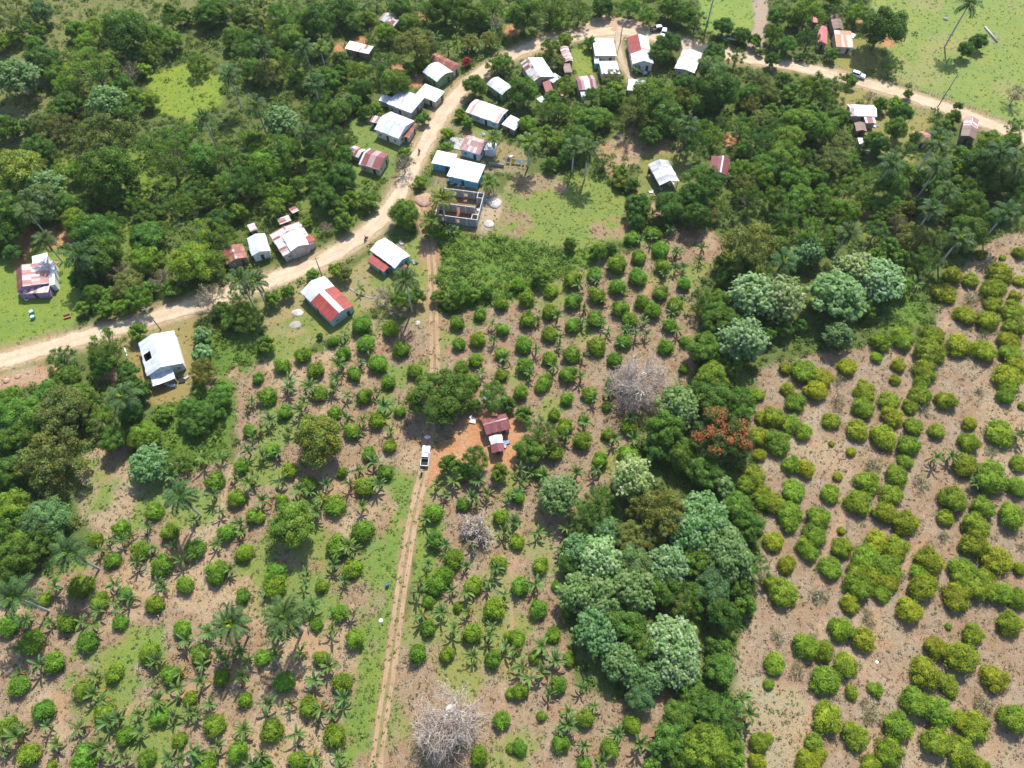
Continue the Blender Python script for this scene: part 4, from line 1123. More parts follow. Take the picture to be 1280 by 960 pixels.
def vehicle(label, cat, name, front, rear, paint, pickup=True, roofm=None, L=5.2):
    fx, fy = G(*front, .9); rx, ry = G(*rear, .9); cx, cy = (fx+rx)/2, (fy+ry)/2
    root = empty(name, (cx, cy, float(hgt(cx, cy))+.03), atan2(fy-ry, fx-rx)); W = .9; h = L/2
    b = MB()
    if pickup:
        prism(b, [(-.72, .42), (h-.1, .42), (h, .6), (h-.03, .92), (h-.35, 1.05), (.92, 1.12), (.75, 1.16), (-.72, 1.12)], W, W-.1, .95)
        for s in (-1, 1): b.box(-h, -.725, s*W-(.08 if s > 0 else 0), s*W+(0 if s > 0 else .08), .5, 1.08)
        b.box(-h+.1, -.73, -W+.09, W-.09, .45, .6)
        b.build('body', paint, root)
        q = MB(); q.box(-h, -h+.08, -W+.085, W-.085, .55, 1.06); q.build('tailgate', paint, root)
        q = MB(); q.box(-h+.12, -.75, -W+.1, W-.1, .602, .66); q.build('bed_liner', M_DARK, root)
        cab = [(-.70, 1.125), (.85, 1.165), (.25, 1.72), (-.55, 1.74)]
        x0, x1 = -.55, .25
    else:
        prism(b, [(-h, .45), (h-.1, .45), (h, .62), (h-.04, .9), (h-.4, 1.0), (.85, 1.08), (-h+.1, 1.1)], W, W-.1, .95)
        b.build('body', paint, root)
        cab = [(-h+.12, 1.105), (.8, 1.085), (.2, 1.6), (-h+.5, 1.62)]; x0, x1 = -h+.5, .2
    g = MB(); prism(g, cab, W-.12, W-.26, 1.15); g.build('windows', M_GLASS, root)
    r = MB(); zt = cab[2][1]
    prism(r, [(x0-.12, zt-.03), (x1+.1, zt-.04), (x1-.02, zt+.05), (x0, zt+.06)], W-.2, W-.27, zt)
    for s in (-1, 1):
        for (xa, za), (xb, zb) in ((cab[1], cab[2]), (cab[0], cab[3]), (((cab[0][0]+cab[1][0])/2, 1.14), ((x0+x1)/2, zt))):
            r.tube([(xa, s*(W-.115), za), (xb, s*(W-.25), zb)], [.05, .045], 4)
    r.build('roof', roofm or paint, root)
    for x in (h-.95, -h+1.0):
        for y in (W-.1, -W+.1): wheel(root, x, y)
    for s in (-1, 1):
        q = MB(); q.box(h-.12, h+.02, s*.62-.17, s*.62+.17, .72, .9); q.build('headlight', M_LAMP, root)
        q = MB(); q.box(-h-.03, -h+.06, s*.78-.07, s*.78+.07, .75, .98); q.build('tail_light', M_CLOTHR, root)
    for x, nm in ((h, 'front_bumper'), (-h, 'rear_bumper')):
        q = MB(); q.box(x-.06+(.04 if x > 0 else -.04), x+.06+(.04 if x > 0 else -.04), -.8, .8, .4, .56); q.build(nm, M_KPAINT, root)
    for s in (-1, 1):
        q = MB(); q.box(.62, .75, s*(W+.02)-.0, s*(W+.18), 1.1, 1.26); q.build('mirror', paint, root)
    tag(root, label, cat); return root
vehicle('white crew cab pickup parked on the wheel track below the dome tree', 'pickup truck', 'pickup_truck', (533.5, 556), (530, 583.5), M_PAINT, L=5.0)
vehicle('pale blue-white car on the roadside beside the pasture fence', 'car', 'car', (1083, 96), (1063, 90), M_BPAINT, False, L=4.5)
vehicle('white pickup stopped in tree shade left of the pasture strip', 'pickup truck', 'pickup_truck', (926, 48), (906, 45), M_PAINT)
vehicle('white roofed car facing the viewer at the shaded junction', 'car', 'car', (828.5, 46), (831, 36), M_PAINT, False, L=4.4)
vehicle('black car with a pale roof at the end of the orange junction', 'car', 'car', (814, 36.5), (828, 34), M_KPAINT, False, M_PAINT, L=4.3)

def skin_body(name, J, E, R, mats, region, parent=None, loc=(0, 0, 0)):
    me = bpy.data.meshes.new(name); me.from_pydata(J, E, []); o = bpy.data.objects.new(name, me); COL.objects.link(o)
    o.modifiers.new('Skin', 'SKIN'); sv = me.skin_vertices[0].data
    for i, r in enumerate(R): sv[i].radius = (r, r)
    sv[0].use_root = True
    o.modifiers.new('Sub', 'SUBSURF').levels = 2; o.modifiers['Sub'].render_levels = 2
    bpy.context.view_layer.update(); dg = bpy.context.evaluated_depsgraph_get()
    m2 = bpy.data.meshes.new_from_object(o.evaluated_get(dg)); bpy.data.objects.remove(o)
    m2.name = name; m2.materials.clear()
    for m in mats: m2.materials.append(m)
    for p in m2.polygons: p.material_index = region(p.center); p.use_smooth = True
    return m2
def person(label, loc, rz, shirt, trousers, seated=False, hat=None):
    root = empty('person', loc, rz)
    hip = .80 if seated else .95
    J = [(0, 0, hip), (0.02, 0, hip+.25), (0.03, 0, hip+.50), (0.03, 0, hip+.60), (0.05, 0, hip+.70), (.05, 0, hip+.82)]
    E = [(i, i+1) for i in range(5)]; R = [.15, .14, .16, .065, .095, .085]
    for s in (-1, 1):
        k = len(J)
        J += [(0.02, s*.20, hip+.50), (.16 if seated else .02, s*.27, hip+.26), (.42 if seated else .08, s*.27, hip+.18 if seated else hip+.02), (.50 if seated else .1, s*.26, hip+.18 if seated else hip-.06)]
        E += [(2, k), (k, k+1), (k+1, k+2), (k+2, k+3)]; R += [.075, .055, .042, .04]
        k = len(J)
        if seated: J += [(.06, s*.11, hip-.02), (.42, s*.17, hip-.06), (.26, s*.17, .32), (.40, s*.17, .27)]
        else: J += [(0, s*.10, hip-.05), (.03+.06*s, s*.11, .5), (-.02+.08*s, s*.11, .09), (.12+.08*s, s*.12, .05)]
        E += [(0, k), (k, k+1), (k+1, k+2), (k+2, k+3)]; R += [.11, .075, .05, .045]
    def reg(c):
        if c.z > hip+.57: return 2
        if c.z > hip-.02 and (abs(c.y) < .22 or c.z > hip+.3): return 0
        if abs(c.y) > .22: return 2
        return 1 if c.z > .13 else 3
    m = skin_body('body', J, E, R, [shirt, trousers, M_SKIN, M_CLOTHD], reg)
    b = link('body', m, root)
    hh = MB(); z = hip+.80
    hh.tube([(.03, 0, z-.05), (.03, 0, z+.03), (.03, 0, z+.1), (.03, 0, z+.14)], [.105, .118, .09, .03], 10)
    hh.build('helmet' if hat else 'hair', hat or M_HAIR, root, True)
    tag(root, label, 'person'); return root
def motorcycle(label, px, front, dirp, riderlab=None, shirt=None, hat=None, tr=None, paint=None):
    x, y = G(*px, .6); fx, fy = G(*dirp, .6); a = atan2(fy-y, fx-x); z = float(hgt(x, y))+.03
    root = empty('motorcycle', (x, y, z), a)
    for wx in (-.62, .64):
        t = MB()
        for i in range(14):
            p, q = 2*pi*i/14, 2*pi*(i+1)/14
            t.tube([(wx+.26*cos(p), 0, .30+.26*sin(p)), (wx+.26*cos(q), 0, .30+.26*sin(q))], [.05, .05], 6)
        t.build('wheel', M_TYRE, root)
        t = MB(); t.tube([(wx, -.06, .30), (wx, .06, .30)], [.2, .2], 12); t.build('hub', M_RIM, root)
    f = MB(); f.tube([(-.62, .08, .3), (-.2, .08, .55), (.35, .05, .75), (.64, .07, .3)], [.03]*4, 5); f.tube([(-.62, -.08, .3), (-.2, -.08, .55), (.35, -.05, .75), (.64, -.07, .3)], [.03]*4, 5)
    f.box(-.22, .22, -.13, .13, .28, .55); f.build('frame', M_KPAINT, root)
    f = MB(); f.tube([(-.05, 0, .74), (.12, 0, .80), (.38, 0, .78)], [.10, .15, .08], 8); f.build('fuel_tank', paint or M_CLOTHR, root, True)
    f = MB(); f.box(-.72, -.06, -.12, .12, .66, .77); f.build('seat', M_DARK, root)
    f = MB(); f.tube([(.36, -.36, 1.0), (.44, 0, .98), (.36, .36, 1.0)], [.022]*3, 5); f.tube([(.44, 0, .98), (.5, 0, .7)], [.035, .035], 5); f.build('handlebar', M_RIM, root)
    tag(root, label, 'motorcycle')
    if riderlab:
        person(riderlab, (x-.22*cos(a), y-.22*sin(a), z), a, shirt, tr or M_CLOTHD, True, hat)
motorcycle('dark red motorcycle riding on the pale road above the red house', (457.5, 297.5), None, (463, 292), 'rider in dark clothes on the motorcycle on the open road', M_CLOTHD)
motorcycle('motorcycle close behind the parked white pickup', (527.2, 590), None, (529, 580), 'rider with a white helmet right behind the parked pickup', M_CLOTHW, M_CLOTHW, M_CLOTHD)
motorcycle('small motorcycle heading up the road beside the blue walled house', (524, 189), None, (528, 179), 'rider in a red shirt beside the blue walled house', M_CLOTHR)
x, y = G(565, 106); person('person in dark clothes walking on the grass verge near the bowed green walled house', (x, y, float(hgt(x, y))), -1.2, M_CLOTHD, M_CLOTHD)

# ------------------------------------------------------------------ poles, fences and small things
def at(px, py, z=0.0):
    x, y = G(px, py, z); return Vector((x, y, float(hgt(x, y))))
def pole(label, base, h, arm=None):
    p = at(*base); root = empty('utility_pole', p)
    m = MB(); m.tube([(0, 0, -.5), (0, 0, h)], [.17, .11], 8); m.build('pole', M_POLE, root, True)
    m = MB(); m.box(-.9, .9, -.06, .06, h-.55, h-.43); m.build('crossarm', M_POLE, root)
    for x in (-.8, 0, .8):
        m = MB(); m.tube([(x, 0, h-.44), (x, 0, h-.24)], [.05, .03], 6); m.build('insulator', M_RIM, root)
    root.rotation_euler.z = arm or 0; tag(root, label, 'utility pole')
pole('wooden utility pole behind the red and white house on the road edge', (402.5, 345.3), 7.6, .4)
pole('utility pole on the road edge above the white house with roof hole', (201, 412.5), 9.3, .3)
pole('utility pole at the pasture corner near the striped house', (1172, 134), 12.0, 2.6)
pole('utility pole standing at the head of the side lane on the junction', (775, 55), 8.5, 0)

def fence(name, label, line, gap, h, r, mtl, rails=2, cat='fence', rng=np.random.default_rng(4)):
    pts = [at(*map(float, p.split(','))) for p in line.split()]
    root = empty(name, pts[0]); o = pts[0]; n = 0; prev = None; rl = MB()
    for a, b in zip(pts, pts[1:]):
        k = max(1, round((b-a).length/gap))
        for i in range(k+(b is pts[-1])):
            p = a.lerp(b, i/k)-o; p.z = float(hgt(p.x+o.x, p.y+o.y))-o.z
            m = MB(); hh = h*rng.uniform(.85, 1.15); t = Vector(rng.normal(0, .05, 3))
            m.tube([p+Vector((0, 0, -.3)), p+Vector((t.x, t.y, hh))], [r, r*.8], 5); m.build('post', mtl, root); n += 1
            if prev is not None:
                for q in range(rails):
                    zz = Vector((0, 0, h*(.4+.4*q))); rl.tube([prev+zz, p+zz], [.012, .012], 3, cap=False)
            prev = p
    rl.build('wire', M_POLE, root); tag(root, label, cat)
fence('post_fence', 'long fence of close wooden posts along the lower pasture edge', "1116,103 1150,113 1186,123 1212,134 1240,147", .85, 1.3, .055, M_DEAD)
fence('post_fence', 'row of thin fence posts below the dry field beside the block building', "604,292 650,300 700,309 755,312", 1.6, 1.3, .06, M_BARK)
fence('post_fence', 'wire fence with sparse posts along the verge opposite the white house', "62,421 84,413 106,406", 1.8, 1.2, .05, M_BARK)

def lowwall(name, label, line, h, w, mtl, cat):
    pts = [at(*map(float, p.split(','))) for p in line.split()]; o = pts[0]; root_m = MB()
    for a, b in zip(pts, pts[1:]):
        e = b-a; root_m.box(0, e.length, -w/2, w/2, -.3, h, Matrix.Translation(a-o) @ Matrix.Rotation(atan2(e.y, e.x), 4, 'Z'))
    ob = root_m.build(name, mtl); ob.location = o; tag(ob, label, cat)
lowwall('block_wall', 'short low grey block wall right of the blue walled house', "611,206 630,209", 1.0, .2, M_BLOCK, 'wall')
lowwall('stone_edging', 'curved low stone edging on the lawn below the red lean-to house', "432,357 438,361 444,365 450,368 456,370 462,372 468,373", .16, .3, M_STONE, 'edging')
lowwall('plank', 'white plank lying on the ground left of the white house', "155.5,434 159,445", .15, .25, M_CLOTHW, 'plank')
lowwall('concrete_pad', 'grey concrete yard slab behind the pinkish rusted gable', "572,172 566,186", .06, 7.0, M_CONC, 'slab')

def drum(name, label, px, r, h, body, lid, cat):
    p = at(*px); root = empty(name, p)
    m = MB(); m.tube([(0, 0, 0), (0, 0, h*.08), (0, 0, h*.5), (0, 0, h*.92), (0, 0, h)], [r*.92, r, r*1.03, r, r*.9], 16); m.build('drum', body, root, True)
    m = MB(); m.tube([(0, 0, h+.004), (0, 0, h+.06)], [r*.82, r*.7], 14); m.build('lid', lid, root)
    tag(root, label, cat)
drum('water_tank', 'teal water tank with white lid, the nearer to the purple fronted house', (40.7, 391.5), .55, .9, M_TEALP, M_CLOTHW, 'water tank')
drum('water_tank', 'teal water tank with white lid, the farther from the purple fronted house', (42.2, 398), .55, .9, M_TEALP, M_CLOTHW, 'water tank')
drum('plastic_barrel', 'blue barrel standing on the green strip left of the track', (484.5, 732), .36, .95, M_BLUE, M_BLUE, 'barrel')
drum('plastic_barrel', 'dark blue barrel at the corner of the white house with roof hole', (227, 460), .4, .95, M_BLUE, M_BLUE, 'barrel')
drum('plastic_barrel', 'teal barrel beside the open grey roofed shed', (825.5, 238.5), .5, 1.0, M_TEALP, M_TEALP, 'barrel')

def chair(label, px, mtl):
    p = at(*px); root = empty('garden_bench', p, .4)
    m = MB(); m.box(-.8, .8, -.3, .3, .4, .47); m.build('seat', mtl, root)
    m = MB(); m.box(-.8, .8, .3, .36, .5, 1.0); m.build('backrest', mtl, root)
    for x in (-.72, .72):
        for y in (-.24, .24):
            q = MB(); q.box(x-.04, x+.04, y-.04, y+.04, 0, .395); q.build('leg', mtl, root)
    tag(root, label, 'bench')
chair('faded orange bench on the edge of the left lawn', (85, 397), M_ORANGE)

M_EARTH = plain('pale_earth', (.36, .24, .16), .95, .35, 1.5)
def heap(name, label, px, r, h, mtl, cat, seed=0, n=26, sy=1.0):
    rng = np.random.default_rng(seed); p = at(*px); bm = bmesh.new(); bmesh.ops.create_icosphere(bm, subdivisions=4, radius=1)
    for v in bm.verts:
        a = v.co.copy(); k = 1+.07*math.sin(a.x*3+seed)*math.cos(a.y*2.5+seed*2)+rng.normal(0, .015)
        v.co = Vector((a.x*r*k, a.y*r*k*sy, max(-.1, a.z*h*k)))
    me = bpy.data.meshes.new(name); bm.to_mesh(me); bm.free(); me.materials.append(mtl)
    for f in me.polygons: f.use_smooth = True
    o = link(name, me); o.location = p; tag(o, label, cat)
heap('sand_pile', 'white sand heap right of the block building, the upper of two', (618, 254), 2.0, .7, M_SAND, 'sand pile', 1)
heap('sand_pile', 'white sand heap right of the block building, the lower of two', (611, 280), 1.4, .45, M_SAND, 'sand pile', 2)
heap('gravel_pile', 'white gravel heap at the left wall of the red roofed house', (372, 391), 1.6, .35, M_SAND, 'gravel pile', 3, sy=.7)
heap('gravel_pile', 'greyer gravel heap on the lawn below the white one', (369, 406), 1.5, .2, M_STONE, 'gravel pile', 4, sy=.8)
heap('boulder', 'pale round boulder in the pasture left of the lone palm', (1182, 24), .9, .6, M_STONE, 'boulder', 5)
heap('boulder', 'small white stone on bare soil in the right orchard', (1096, 828), .35, .25, M_CLOTHW, 'stone', 6)
heap('boulder', 'boulder on the bank at the left edge below the road', (8, 476), .8, .5, M_EARTH, 'boulder', 7)
heap('boulder', 'second boulder from the left edge below the road', (22, 471), .65, .4, M_EARTH, 'boulder', 8)
heap('boulder', 'smallest boulder on the roadside bank at the left edge', (36, 466), .5, .3, M_EARTH, 'boulder', 9)
heap('sack', 'small white sack lying on the green strip by the track', (476, 776), .45, .35, M_CLOTHW, 'sack', 10)
heap('rubbish_heap', 'small grey rubbish heap right of the leaning palm shadow', (522, 404), .8, .3, M_SAND, 'rubbish heap', 11)
heap('sheet_of_plastic', 'white crumpled sheet on the ground just above the parked pickup', (534.5, 546.5), .75, .14, M_CLOTHW, 'sheet', 12, sy=.6)
heap('basin', 'white basin behind the awning of the white house', (215.5, 482), .8, .3, M_CLOTHW, 'basin', 13, sy=.5)
heap('dirt_pile', 'heap of pale orange earth between road and block building', (530, 250), 2.6, .8, M_EARTH, 'earth pile', 14)

def log(label, a, b, r):
    p, q = at(*a), at(*b); d = q-p; m = MB(); m.tube([(0, 0, r*.8), d*.5+Vector((0, 0, r*.9)), d+Vector((0, 0, r*.8))], [r*.8, r, r], 10)
    o = m.build('fallen_log', M_PALMT, None, True); o.location = p; tag(o, label, 'log')
log('pale fallen palm log lying on the open pasture', (1230.5, 34), (1246, 53), .32)

pl0, pl1 = at(632, 203), at(662, 206)
cl = empty('clothes_line', pl0)
for q in (Vector((0, 0, 0)), pl1-pl0):
    m = MB(); m.tube([q+Vector((0, 0, -.3)), q+Vector((0, 0, 1.75))], [.06, .05], 6); m.build('post', M_POLE, cl)
m = MB(); m.tube([(0, 0, 1.62), (pl1-pl0)/2+Vector((0, 0, 1.6)), pl1-pl0+Vector((0, 0, 1.62))], [.015]*3, 4); m.build('line', M_POLE, cl)
tag(cl, 'clothes line with laundry right of the low block wall', 'clothes line')
az = atan2((pl1-pl0).y, (pl1-pl0).x)
for t, (mt, c) in zip((.12, .34, .55, .75, .92), ((M_CLOTHP, 'violet'), (M_CLOTHY, 'orange yellow'), (M_CLOTHW, 'large white'), (M_CLOTHW, 'narrow white'), (M_CLOTHW, 'small white'))):
    q = pl0.lerp(pl1, t); m = MB(); w = {'large white': 1.5, 'narrow white': .7, 'small white': .5}.get(c, 1.1)
    for i in range(6):
        x0, x1 = -w/2+w*i/6, -w/2+w*(i+1)/6; y0, y1 = .5+.08*sin(i*1.9), .5+.08*sin((i+1)*1.9)
        m.poly([(x0, -y0, .75), (x1, -y1, .75), (x1, -.02, 1.62), (x0, -.02, 1.62)]); m.poly([(x0, y0*.6, .8), (x0, .02, 1.62), (x1, .02, 1.62), (x1, y1*.6, .8)])
    o = m.build('laundry_cloth', mt); o.location = q; o.rotation_euler.z = az; tag(o, c+' cloth hung on the clothes line', 'laundry', 'laundry on the line')

# ------------------------------------------------------------------ where every plant stands (tiles of the survey photo, enlarged four times)
def spots(tiles):
    out = []
    for (c, r), s in tiles.items():
        for w in s.split():
            q = w.split(','); out.append((320*c+float(q[0])/4, 240*r+float(q[1])/4, *[float(v) if v[0].isdigit() else v for v in q[2:]]))
    return out
CITRUS = spots({
 (0,2): "1205,405,45 1075,475,55 1180,570,50 1265,655,45 770,630,50 850,740,50 610,715,50 470,775,45 555,880,50 975,825,55 1130,740,55 1220,840,55 1085,925,60 805,905,60 700,830,55 1245,235,40 620,1045,40",
 (0,3): "400,50,70 920,45,50 1080,0,50 1215,100,45 225,115,40 495,125,55 770,140,50 40,245,60 335,235,55 595,230,45 160,330,65 430,325,60 910,260,50 270,430,60 745,380,60 1005,390,55 90,550,55 570,480,50 410,570,60 845,490,50 1105,505,50 215,670,60 515,690,60 790,705,50 1225,620,45 1065,745,60 40,750,50 625,800,55 895,825,45 150,885,60 430,890,70 735,905,50 1185,880,60 1030,940,60 255,950,30 950,610,40",
 (1,3): "90,40,70 330,50,40 420,180,50 300,240,40 490,315,55 30,405,45 325,410,45 435,535,60 135,530,60 265,655,55 80,765,60 395,800,65 210,920,55 50,950,40 895,40,60 1090,50,55 860,125,40 1195,160,60 860,260,45 810,390,55 955,390,45 1080,290,55 1185,415,50 1270,300,35 1010,155,30 1230,715,50 1115,895,55 1275,590,30 1275,860,20",
 (2,3): "40,50,55 225,50,30 130,165,55 275,175,35 210,295,45 25,310,50 115,405,40 290,415,40 230,545,50 40,575,50 365,710,50 150,700,30 35,860,45 240,840,50 360,940,45 490,860,55 600,740,55",
 (1,2): "60,55,55 145,140,45 315,45,45 395,140,40 540,60,50 600,175,50 720,135,35 670,310,40 480,235,45 80,330,45 565,345,40 165,430,45 430,440,35 650,440,45 540,515,55 390,605,60 10,660,40 130,580,40 535,730,65 405,810,65 480,920,55 95,950,60 660,5,30 890,640,55 895,780,50 1225,665,50 990,870,55 1215,895,45 940,955,60 1035,600,40 265,500,50",
 (2,2): "45,40,45 150,10,40 275,70,40 390,45,45 210,150,35 265,210,50 210,335,50 355,280,55 440,380,50 575,345,55 355,175,30 480,250,40 590,210,50 475,110,30 30,560,45 30,785,45 145,910,45 130,440,40",
 (2,1): "195,490,45 300,440,50 410,405,45 525,360,55 635,325,45 745,285,50 710,200,45 600,230,45 75,530,50 190,595,45 305,545,50 425,515,50 530,470,50 625,420,55 750,370,45 860,460,40 80,640,50 185,705,50 305,665,45 415,630,50 540,580,50 650,545,45 745,505,45 810,560,45 60,760,50 185,830,45 300,805,50 425,765,55 590,635,45 705,590,50 790,665,40 65,870,50 165,945,45 280,915,50 515,835,45 560,740,45 770,770,50 865,745,30 500,955,35 30,460,45 860,880,30",
 (1,1): "235,810,50 130,865,50 385,745,35 300,885,50 435,810,45 530,660,60 550,755,55 670,680,50 725,785,50 610,855,55 490,905,45 790,895,45 665,945,40 1230,560,40 1120,610,40 1010,650,45 1230,685,40 1110,735,45 1015,755,40 1225,805,40 1100,840,40 1025,875,45 1225,915,40 1080,940,45 10,930,35"})
SPREAD = spots({
 (2,2): "1170,500,50 1260,540,45 1230,50,40 1260,165,45 1245,260,60 1240,350,40 1215,460,60 1260,570,60",
 (2,3): "1240,830,60 1230,930,50",
 (3,1): "565,745,60 670,730,65 830,715,60 815,790,85 955,760,70 1080,790,65 990,610,60 1110,640,65 1125,560,50 1135,480,75 1165,400,70 930,410,55 890,500,65 1020,520,55,t 1015,440,45 1260,300,40 1230,590,65 1235,670,60 1240,520,35 1265,440,35 1210,745,60 1210,800,60 1245,850,60 1200,920,70 545,825,35 655,865,45 400,870,55 640,935,35 785,895,70 770,950,45 180,890,70 270,920,60 95,880,40 360,940,40,t 1090,700,45,t 1175,325,20 1065,310,35 480,955,30",
 (3,2): "130,90,55 240,30,65 350,80,55,t 100,20,40 490,35,60 480,120,60 35,170,60 115,195,60 180,235,55 50,290,75 320,180,50 450,225,65 580,260,75 610,80,60 625,160,60 730,210,55 715,110,45 765,50,65 790,110,50,t 895,80,60 710,310,65 850,230,50 420,340,30 320,295,20 120,400,55 190,420,55 350,460,30 530,390,60,t 690,385,45 650,455,70 785,485,60,t 500,490,70 620,550,65 455,590,75 315,545,55 130,530,65 30,590,60 110,640,70 105,700,50 585,640,70 695,690,75 260,670,65 240,745,70 200,825,65 30,785,55 365,815,60 370,730,25 95,900,50 315,915,60 550,785,70 640,820,75 500,860,80 600,915,85 450,945,60 810,885,80 765,945,60 890,665,50 875,755,40,t 935,570,80 1080,620,65 985,400,70 1120,480,90 1120,420,60 1010,290,65 1165,240,75 1010,195,45 1190,60,50 1200,10,50 1060,30,35,t 1130,330,40,t 1260,390,50 1250,510,60 1220,660,75 1045,710,75 1035,800,80 1150,870,90 975,925,70 1100,950,50 1275,110,25 1260,920,40 1275,810,30,t",
 (3,3): "530,0,62 80,80,80 265,85,60,t 20,40,50 455,45,80 570,80,60 610,10,70 410,140,50 500,205,55,t 710,160,70 780,50,80 940,105,75 1060,50,80 1170,80,70 1255,110,60 980,15,60 1215,235,70 1030,290,65 905,250,20 835,350,60 975,400,95 370,265,70 480,315,65 190,340,70 280,370,65 390,440,75 290,520,85 60,300,50,t 35,435,60 160,470,55,t 420,580,40 540,565,45 790,480,85 910,545,60 1140,510,75 740,620,80 850,680,90 960,720,60 1030,750,80 1090,630,60,t 300,710,85 440,800,75 660,750,85 230,830,50 200,920,65 260,890,50 600,880,85 520,950,60 850,820,80 970,880,90 1060,950,60 1240,710,80 520,690,60,t 480,630,40,t 5,540,30 5,810,30"})
BANANAS = spots({
 (0,2): "1235,120 1240,335 1100,370 1170,465 1065,555 1240,490 970,675 1100,640 740,715 870,810 610,780 760,820 690,890 1080,800 910,880 500,830 1020,370 930,390 860,460 1210,740 900,120 1260,80 650,760",
 (0,3): "270,50 570,40 790,30 820,60 490,170 640,110 600,160 250,230 130,220 460,240 930,320 1040,280 780,420 200,440 90,480 900,480 1010,440 770,530 890,560 1100,390 1000,530 1210,500 470,590 540,730 240,750 690,690 390,760 1050,640 870,700 950,680 790,620 80,800 1215,770 280,840 990,890 1090,850 20,880 700,780 560,900 900,920 840,910 620,910 1020,380 1200,380 110,760 1130,420",
 (1,3): "240,40 440,20 280,150 380,270 480,190 50,70 830,190 810,80 1055,80 930,180 980,70 990,270 1060,180 1240,90 1180,250 1250,360 1090,400 360,450 290,520 55,640 170,640 320,660 440,610 380,690 205,790 20,900 410,910 110,290 220,380 100,390 820,30 1165,30 1165,300 310,930",
 (2,3): "115,40 150,350 215,420 50,450 90,510 150,480 190,590 350,560 280,680 280,740 360,850 530,790 640,840 740,760 1140,610 1185,690 450,930 20,370 240,760 410,650",
 (1,2): "70,180 20,220 220,130 455,55 600,40 640,110 530,180 450,165 510,250 670,230 240,90 160,240 110,340 30,360 590,390 510,430 470,500 610,500 120,490 270,540 350,500 330,570 30,580 530,610 460,810 385,900 250,930 850,670 880,790 860,900 950,800 1080,800 1050,910 945,550 990,480 1110,480 1160,550 1100,610 905,500 1205,460 1260,560 1080,570 1240,740 1200,920 380,20 265,10 160,10",
 (2,2): "410,75 490,40 365,190 510,270 610,270 60,480 160,460 420,430 40,430 30,550 320,440 150,340 270,260 130,740 250,830 10,690 270,720 590,170 90,440",
 (2,1): "335,460 425,440 560,490 460,540 360,580 225,620 350,650 455,660 130,640 120,790 240,730 235,770 355,820 480,690 580,690 670,710 620,710 660,640 540,760 820,380 790,190 640,240 760,410 830,290 700,230 800,600 850,540 830,690 700,110 610,150 860,370 345,920 210,870 90,910 950,280 940,340 565,690 820,300",
 (1,1): "440,720 400,930 520,850 165,935 1190,740 1180,660 1130,900 410,860 560,790 1240,830 990,190 960,180 520,480 430,860",
 (3,2): "840,370 920,360 1040,500 1265,240 1255,255", (2,0): "300,440 420,560 1050,650 980,600 420,680", (3,1): "740,460 700,430 690,500",
 (1,0): "1000,180 1080,220 960,150 1150,210 1040,160 900,190 1110,240 880,230 960,240 1030,250 1180,160 720,40 660,30 1090,180 1060,250 1160,110 1210,240 1250,420 1230,350 540,40 600,30"})
PALMS = [(285,92,11,1.15),(255,148,10,1.1),(392,103,10,1.1),(380,58,10,1.05),(327,58,11,1.1),(380,165,8,1),(319,130,11,1.1),(98,318,8,1.45),(34,264,9,1.1),(300,350,10,1.15),(319,352,10,1.1),(507,350,12,1.15),
 (154,496,9,1.2),(224,620,11,1.15),(86,690,11,1.25),(17,746,11,1.3),(288,780,10,1.25),(356,770,12,1.4),(718,182,9,1.1),(735,187,10,1.2),(860,156,9,1.1),(1114,204,11,1.25),(1172,175,12,1.35),(1173,208,11,1.2),(1272,208,10,1.2),
 (980,326,9,1.2),(1200,298,10,1.2),(1165,262,10,1.1),(1258,265,10,1.2),(1212,4,14,1.3),(895,-14,13,1.2),(1250,190,11,1.3),(1185,240,10,1.1),(1060,290,9,1.0),(55,300,8,1.0)]
COCONUTS = [(553,248,8,1.25),(617,172,5,.95),(661,178,8,1.2),(612,228,3,.9),(537,276,5,1.0),(400,60,8,1.0),(320,20,8,1)]
